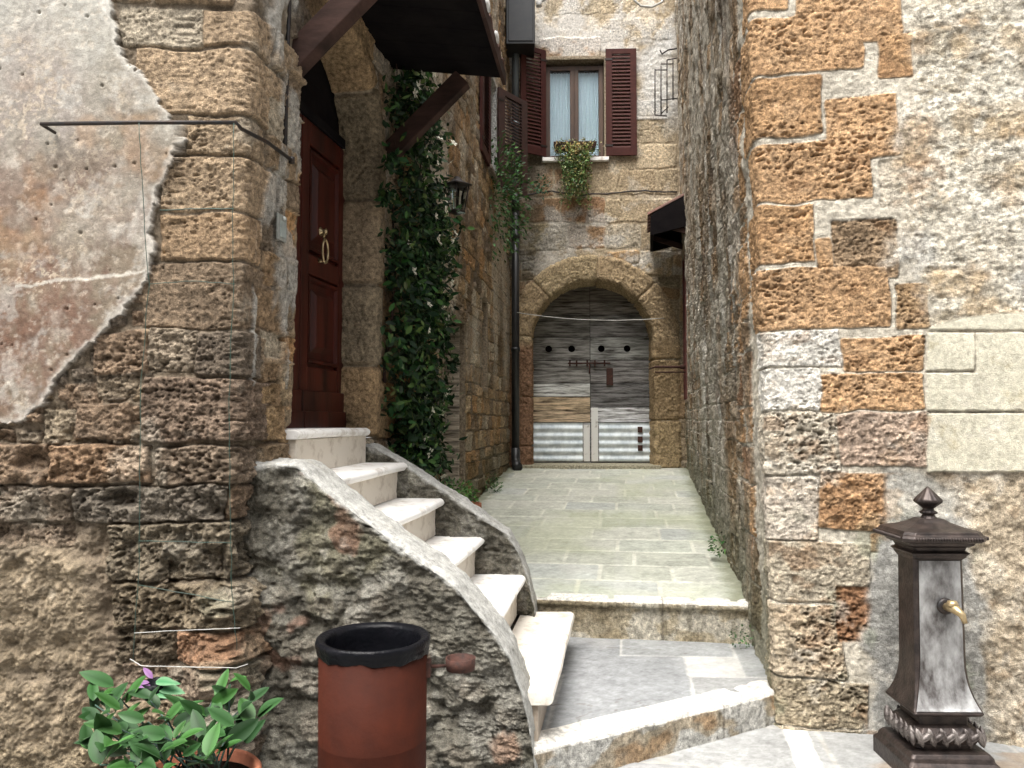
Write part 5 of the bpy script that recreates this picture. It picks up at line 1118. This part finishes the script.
# --- jasmine
def jasmine():
    rr = random.Random(77)
    t = thing('climbing_jasmine', 'dense climbing jasmine with white flowers on the wall beyond the door', 'climbing plant', LW(5.9, zd(5.9), .1))
    # outline of the plant on the wall: (z, d0, d1)
    prof = [(1.0, 5.3, 6.0), (1.5, 5.2, 6.05), (1.9, 5.18, 6.15), (2.3, 5.18, 6.2), (2.8, 5.15, 6.35), (3.1, 5.15, 6.45), (3.5, 5.2, 6.4), (3.8, 5.35, 6.2), (4.1, 5.5, 6.0), (4.5, 5.55, 5.9)]
    L = Leaves(); fl = []
    pz = [p[0] for p in prof]
    cl = [(rr.uniform(.95, 4.5), rr.random(), rr.uniform(.10, .24)) for _ in range(235)] + [(rr.uniform(1.2, 4.6), rr.choice((-.12, 1.12, 1.2, 1.3)), rr.uniform(.04, .08)) for _ in range(26)]
    pal = [(.013, .036, .012), (.010, .028, .010), (.022, .060, .017), (.008, .021, .008), (.045, .10, .028), (.07, .115, .035), (.012, .034, .013)]
    cnt = 0
    for (zc, u, rad) in cl:
        d0 = np.interp(zc, pz, [p[1] for p in prof]); d1 = np.interp(zc, pz, [p[2] for p in prof])
        dens = 1.0 if zc < 3.3 else .45
        d = d0 + (d1 - d0) * u; out = (.16 + .20 * rr.random()) * (1.1 if 1.2 < zc < 3.2 else .6); c = LW(d, zc, out * .6)
        for _ in range(int(58 * dens)):
            v = rv(rr); v.normalize(); v *= rad * (rr.random() ** .33); v = Vector((v.x * 1.0, v.y * 1.1, v.z * 1.15)); p = c + v
            if (p - LW(p.y, p.z)).dot(nL) < .01: continue
            o = (v.normalized() + nL * .6 + rv(rr, .5)); dr = (rv(rr) + Vector((0, 0, -.5)) + nL * .5)
            cc = rr.choice(pal); sz = rr.uniform(.035, .080); L.leaf(p, dr, o, sz, sz * rr.uniform(.38, .5), tuple(x * rr.uniform(.8, 1.25) for x in cc), n=4, curl=.15); cnt += 1
        if rr.random() < .62:
            v = rv(rr); v.normalize(); q = c + (v * .5 + nL * .7).normalized() * rad * .95
            fl.append(q)
    L.build('foliage', t); rr.shuffle(fl)
    for q in fl[:95]:
        m = MB(); r = rr.uniform(.022, .034); ax = (nL + rv(rr, .4)).normalized(); a1 = ax.orthogonal().normalized(); a2 = ax.cross(a1)
        for k in range(5):
            an = 2 * math.pi * k / 5; e = a1 * math.cos(an) + a2 * math.sin(an); f = -a1 * math.sin(an) + a2 * math.cos(an)
            m.add([tuple(q), tuple(q + e * r * .7 - f * r * .35 + ax * .003), tuple(q + e * r * 1.3 + ax * .006), tuple(q + e * r * .8 + f * r * .4 + ax * .003)], [(0, 1, 2, 3)], sm=False)
        m.build('flower', MAT['petal'], t)
    for k in range(5):
        m = MB(); d = 5.35 + k * .33; pts = []
        for i in range(16): z_ = zd(d) + i * .25; pts.append(LW(d + .12 * math.sin(i * .7 + k * 2) + rr.uniform(-.03, .03), z_, .05 + .04 * math.sin(i + k)))
        m.tube(pts, [.016 - .0008 * i for i in range(16)], 6); m.build('stem', MAT['beam'], t)
    # arching sprays
jasmine()
# --- window plant
def hanging(name, label, cat, c, n, ln, spread, pal, fr_n, seed, parent=None, tex=None):
    rr = random.Random(seed); L = Leaves(); c = Vector(c); t = Vector((fr_n.y * -1, fr_n.x, 0))
    for i in range(n):
        u = rr.gauss(0, .4); p = c + t * u * spread + fr_n * rr.uniform(0, .15) + Vector((0, 0, rr.uniform(-.03, .08))); l = ln * rr.uniform(.25, 1) * math.exp(-(u * 1.2) ** 2); k = int(8 + 22 * l)
        a = rr.uniform(-.25, .25)
        for j in range(k):
            f = j / k; q = p + Vector((0, 0, .16 * math.sin(min(1, f * 3) * math.pi) * .8 - l * f)) + fr_n * (.10 * math.sin(f * 2)) + t * (a * f * l - u * spread * .35 * f) + rv(rr, .014)
            cc = pal[0] if f < .25 and rr.random() < .6 else rr.choice(pal[1:]); s_ = rr.uniform(.03, .055); L.leaf(q, rv(rr) + Vector((0, 0, -.6)), rv(rr) + fr_n, s_, s_ * .42, tuple(x * rr.uniform(.75, 1.3) for x in cc), n=3)
    return L
wc = on_plane(575, 152, oB + nB * .07, nB)
t = thing('window_plant', 'trailing plant with dry yellow tops hanging from the far window sill', 'plant', wc)
L = hanging('', '', '', wc, 210, 1.0, .34, [(.50, .42, .20), (.09, .16, .05), (.15, .20, .07), (.26, .26, .11), (.05, .09, .03)], nB, 5); L.build('foliage', t)
m = MB((wc, tB, nB)); m.rings([[(-.30, -.03, -.0), (.30, -.03, -.0), (.30, .09, -.0), (-.30, .09, -.0)], [(-.33, -.05, .13), (.33, -.05, .13), (.33, .11, .13), (-.33, .11, .13)]], sm=False); m.build('planter', MAT['beam'], t, bevel=.006)
# weeds on walls
def weed(label, c, n, r, size, seed, pal=((.05, .12, .035), (.08, .16, .05), (.035, .08, .03)), out=Vector((0, -1, 0)), sq_=1.0, name='wall_weed'):
    rr = random.Random(seed); L = Leaves(); c = Vector(c)
    for i in range(n):
        v = rv(rr); v.normalize(); v = Vector((v.x, v.y, v.z * sq_)) * r * rr.random() ** .5
        if v.dot(out) < -.2 * r: v -= out * 2 * v.dot(out)
        cc = rr.choice(pal); L.leaf(c + v, v.normalized() + out * .5 + rv(rr, .4), rv(rr) + Vector((0, 0, 1)), size * rr.uniform(.6, 1.2), size * .5, tuple(x * rr.uniform(.8, 1.25) for x in cc), n=3)
    t = thing(name, label, 'weed', c, 'weeds growing on and beside the walls'); L.build('foliage', t); return t
weed('green weeds below the upper window of the left alley wall', LW(10.2, 4.45, .08), 900, .46, .065, 11, out=nL, sq_=1.9)
weed('small weed rooted in the end wall beside the downpipe', at(541, 187, 11.9), 90, .16, .06, 12, pal=((.08, .17, .10), (.05, .12, .06)))
weed('tuft of weeds where the right alley wall meets the paving', Vector((XR(6.1) - .05, 6.1, zd(6.1) + .12)), 70, .10, .035, 13, out=nR)
weed('small weeds at the right end of the upper step', Vector((1.40, 4.9, .23)), 60, .08, .025, 14)
weed('small weeds beside the left end of the upper step', Vector((.27, 4.98, .28)), 70, .07, .024, 15)
weed('weeds at the foot of the wall left of the arched gate', LW(9.6, zd(9.6) + .06, .08), 160, .16, .035, 16, out=nL)
# --- little potted bush at the foot of the alley wall
d_ = 7.0
bp = Vector((at(455, 480, d_).x + .02, d_, zd(d_))); t = thing('potted_bush', 'low bright green bush in a terracotta pot beyond the stair parapet', 'potted plant', bp)
m = MB(); m.lathe([(0, 0), (.10, 0), (.15, .24), (.165, .24), (.165, .29), (.145, .29), (.14, .25), (0, .25)], bp + Vector((.05, 0, 0)), 24, cap=False); m.build('pot', MAT['terracotta'], t)
m = MB(); m.lathe([(0, .24), (.142, .25), (.0, .262)], bp + Vector((.05, 0, 0)), 20, cap=False); m.build('soil', MAT['soil'], t)
rr = random.Random(8); L = Leaves()
for i in range(900):
    v = rv(rr); v.normalize(); v *= rr.random() ** .4; p = bp + Vector((-.08 + v.x * .26, v.y * .3, .36 + v.z * .14 + .0)); c_ = rr.choice([(.09, .21, .05), (.06, .15, .04), (.13, .27, .07)])
    L.leaf(p, v + rv(rr, .5), rv(rr, .6) + Vector((0, 0, 1)), rr.uniform(.03, .05), .018, c_, n=3)
L.build('foliage', t)
# --- foreground potted plant
def pot_plant():
    rr = random.Random(21); pc = Vector((-1.04, 2.68, .0)); t = thing('potted_plant', 'glossy green leafy plant in a terracotta pot before the stone pier', 'potted plant', pc)
    m = MB(); prof = [(.0, 0), (.125, 0), (.17, .30), (.195, .30), (.20, .315), (.20, .375), (.19, .385), (.178, .38), (.172, .30), (0, .29)]
    m.lathe(prof, pc, 48, cap=False); m.build('pot', MAT['terracotta'], t)
    m = MB(); m.lathe([(.0, .35), (.176, .345), (.0, .36)], pc, 24, cap=False); m.build('soil', MAT['soil'], t)
    L = Leaves(); SM = MB()
    tips = []
    for (px_, py_, dd) in ((95, 705, 2.72), (92, 722, 2.62), (112, 690, 2.8), (125, 712, 2.7), (150, 700, 2.72), (140, 738, 2.5), (108, 748, 2.5), (168, 720, 2.66), (185, 735, 2.6), (205, 742, 2.56), (225, 740, 2.6), (230, 684, 2.84), (213, 700, 2.8), (252, 700, 2.82), (258, 718, 2.76), (238, 725, 2.7), (160, 752, 2.45), (130, 760, 2.42), (192, 712, 2.78), (100, 765, 2.45), (178, 758, 2.42), (200, 726, 2.7), (122, 730, 2.62), (148, 722, 2.6), (218, 728, 2.72), (90, 740, 2.56), (200, 756, 2.45), (165, 738, 2.5)): tips.append(at(px_, py_, dd))
    for tip in tips:
        b = pc + Vector((rr.uniform(-.12, .12), rr.uniform(-.1, .1), .34)); mid = b.lerp(tip, .5) + Vector((0, 0, .03)); SM.tube([b, mid, tip], [.004, .0035, .0025], 6)
        dirn = (tip - b).normalized()
        for k in range(rr.randint(4, 6)):
            a = rr.uniform(0, 6.28); side = Vector((math.cos(a), math.sin(a), rr.uniform(.05, .75))); d = (side + dirn * .5).normalized()
            up = Vector((0, -.55, 1)) + rv(rr, .35); sz = rr.uniform(.06, .125)
            g_ = rr.uniform(.75, 1.3); c_ = rr.choice([(.011, .042, .008), (.007, .027, .006), (.019, .064, .011)]); L.leaf(tip + rv(rr, .01) - dirn * .02 * k, d, up, sz, sz * rr.uniform(.38, .48), tuple(x * g_ for x in c_), curl=rr.uniform(.0, .35), rim=tuple(min(.5, x * g_ * 1.8 + .02) for x in c_), n=9, fold=.28, stalk=.008)
    SM.build('stems', MAT['greenwire'], t); L.build('foliage', t)
pot_plant()
def tradescantia():
    rr = random.Random(4); pc = at(157, 684, 3.02); t = thing('purple_plant', 'small purple and green leaved plant hanging on the pier', 'plant', pc)
    m = MB(); m.lathe([(0, -.05), (.045, -.05), (.055, .01), (.05, .01), (.04, -.03), (0, -.03)], pc, 20, cap=False); m.build('pot', MAT['bag'], t)
    L = Leaves(); G = Leaves()
    for (dx, dz, l, sd_) in ((-.035, .005, .06, 0), (-.02, -.01, .07, 0), (-.05, .015, .05, 0), (.03, .02, .10, 1), (.06, -.005, .11, 1), (.02, -.02, .09, 1), (-.01, .03, .06, 0), (.05, .01, .08, 1)):
        (G if sd_ else L).leaf(pc + Vector((dx * .3, -.03, dz)), (dx * 20, rr.uniform(-.5, .1), .1 + dz * 3), (0, -.7, .7), l, l * .36, (.04, .15, .06) if sd_ else (.12, .04, .15), n=7, rim=(.12, .25, .13) if sd_ else (.2, .1, .22))
    L.build('purple_leaves', t); G.build('green_leaves', t)
tradescantia()
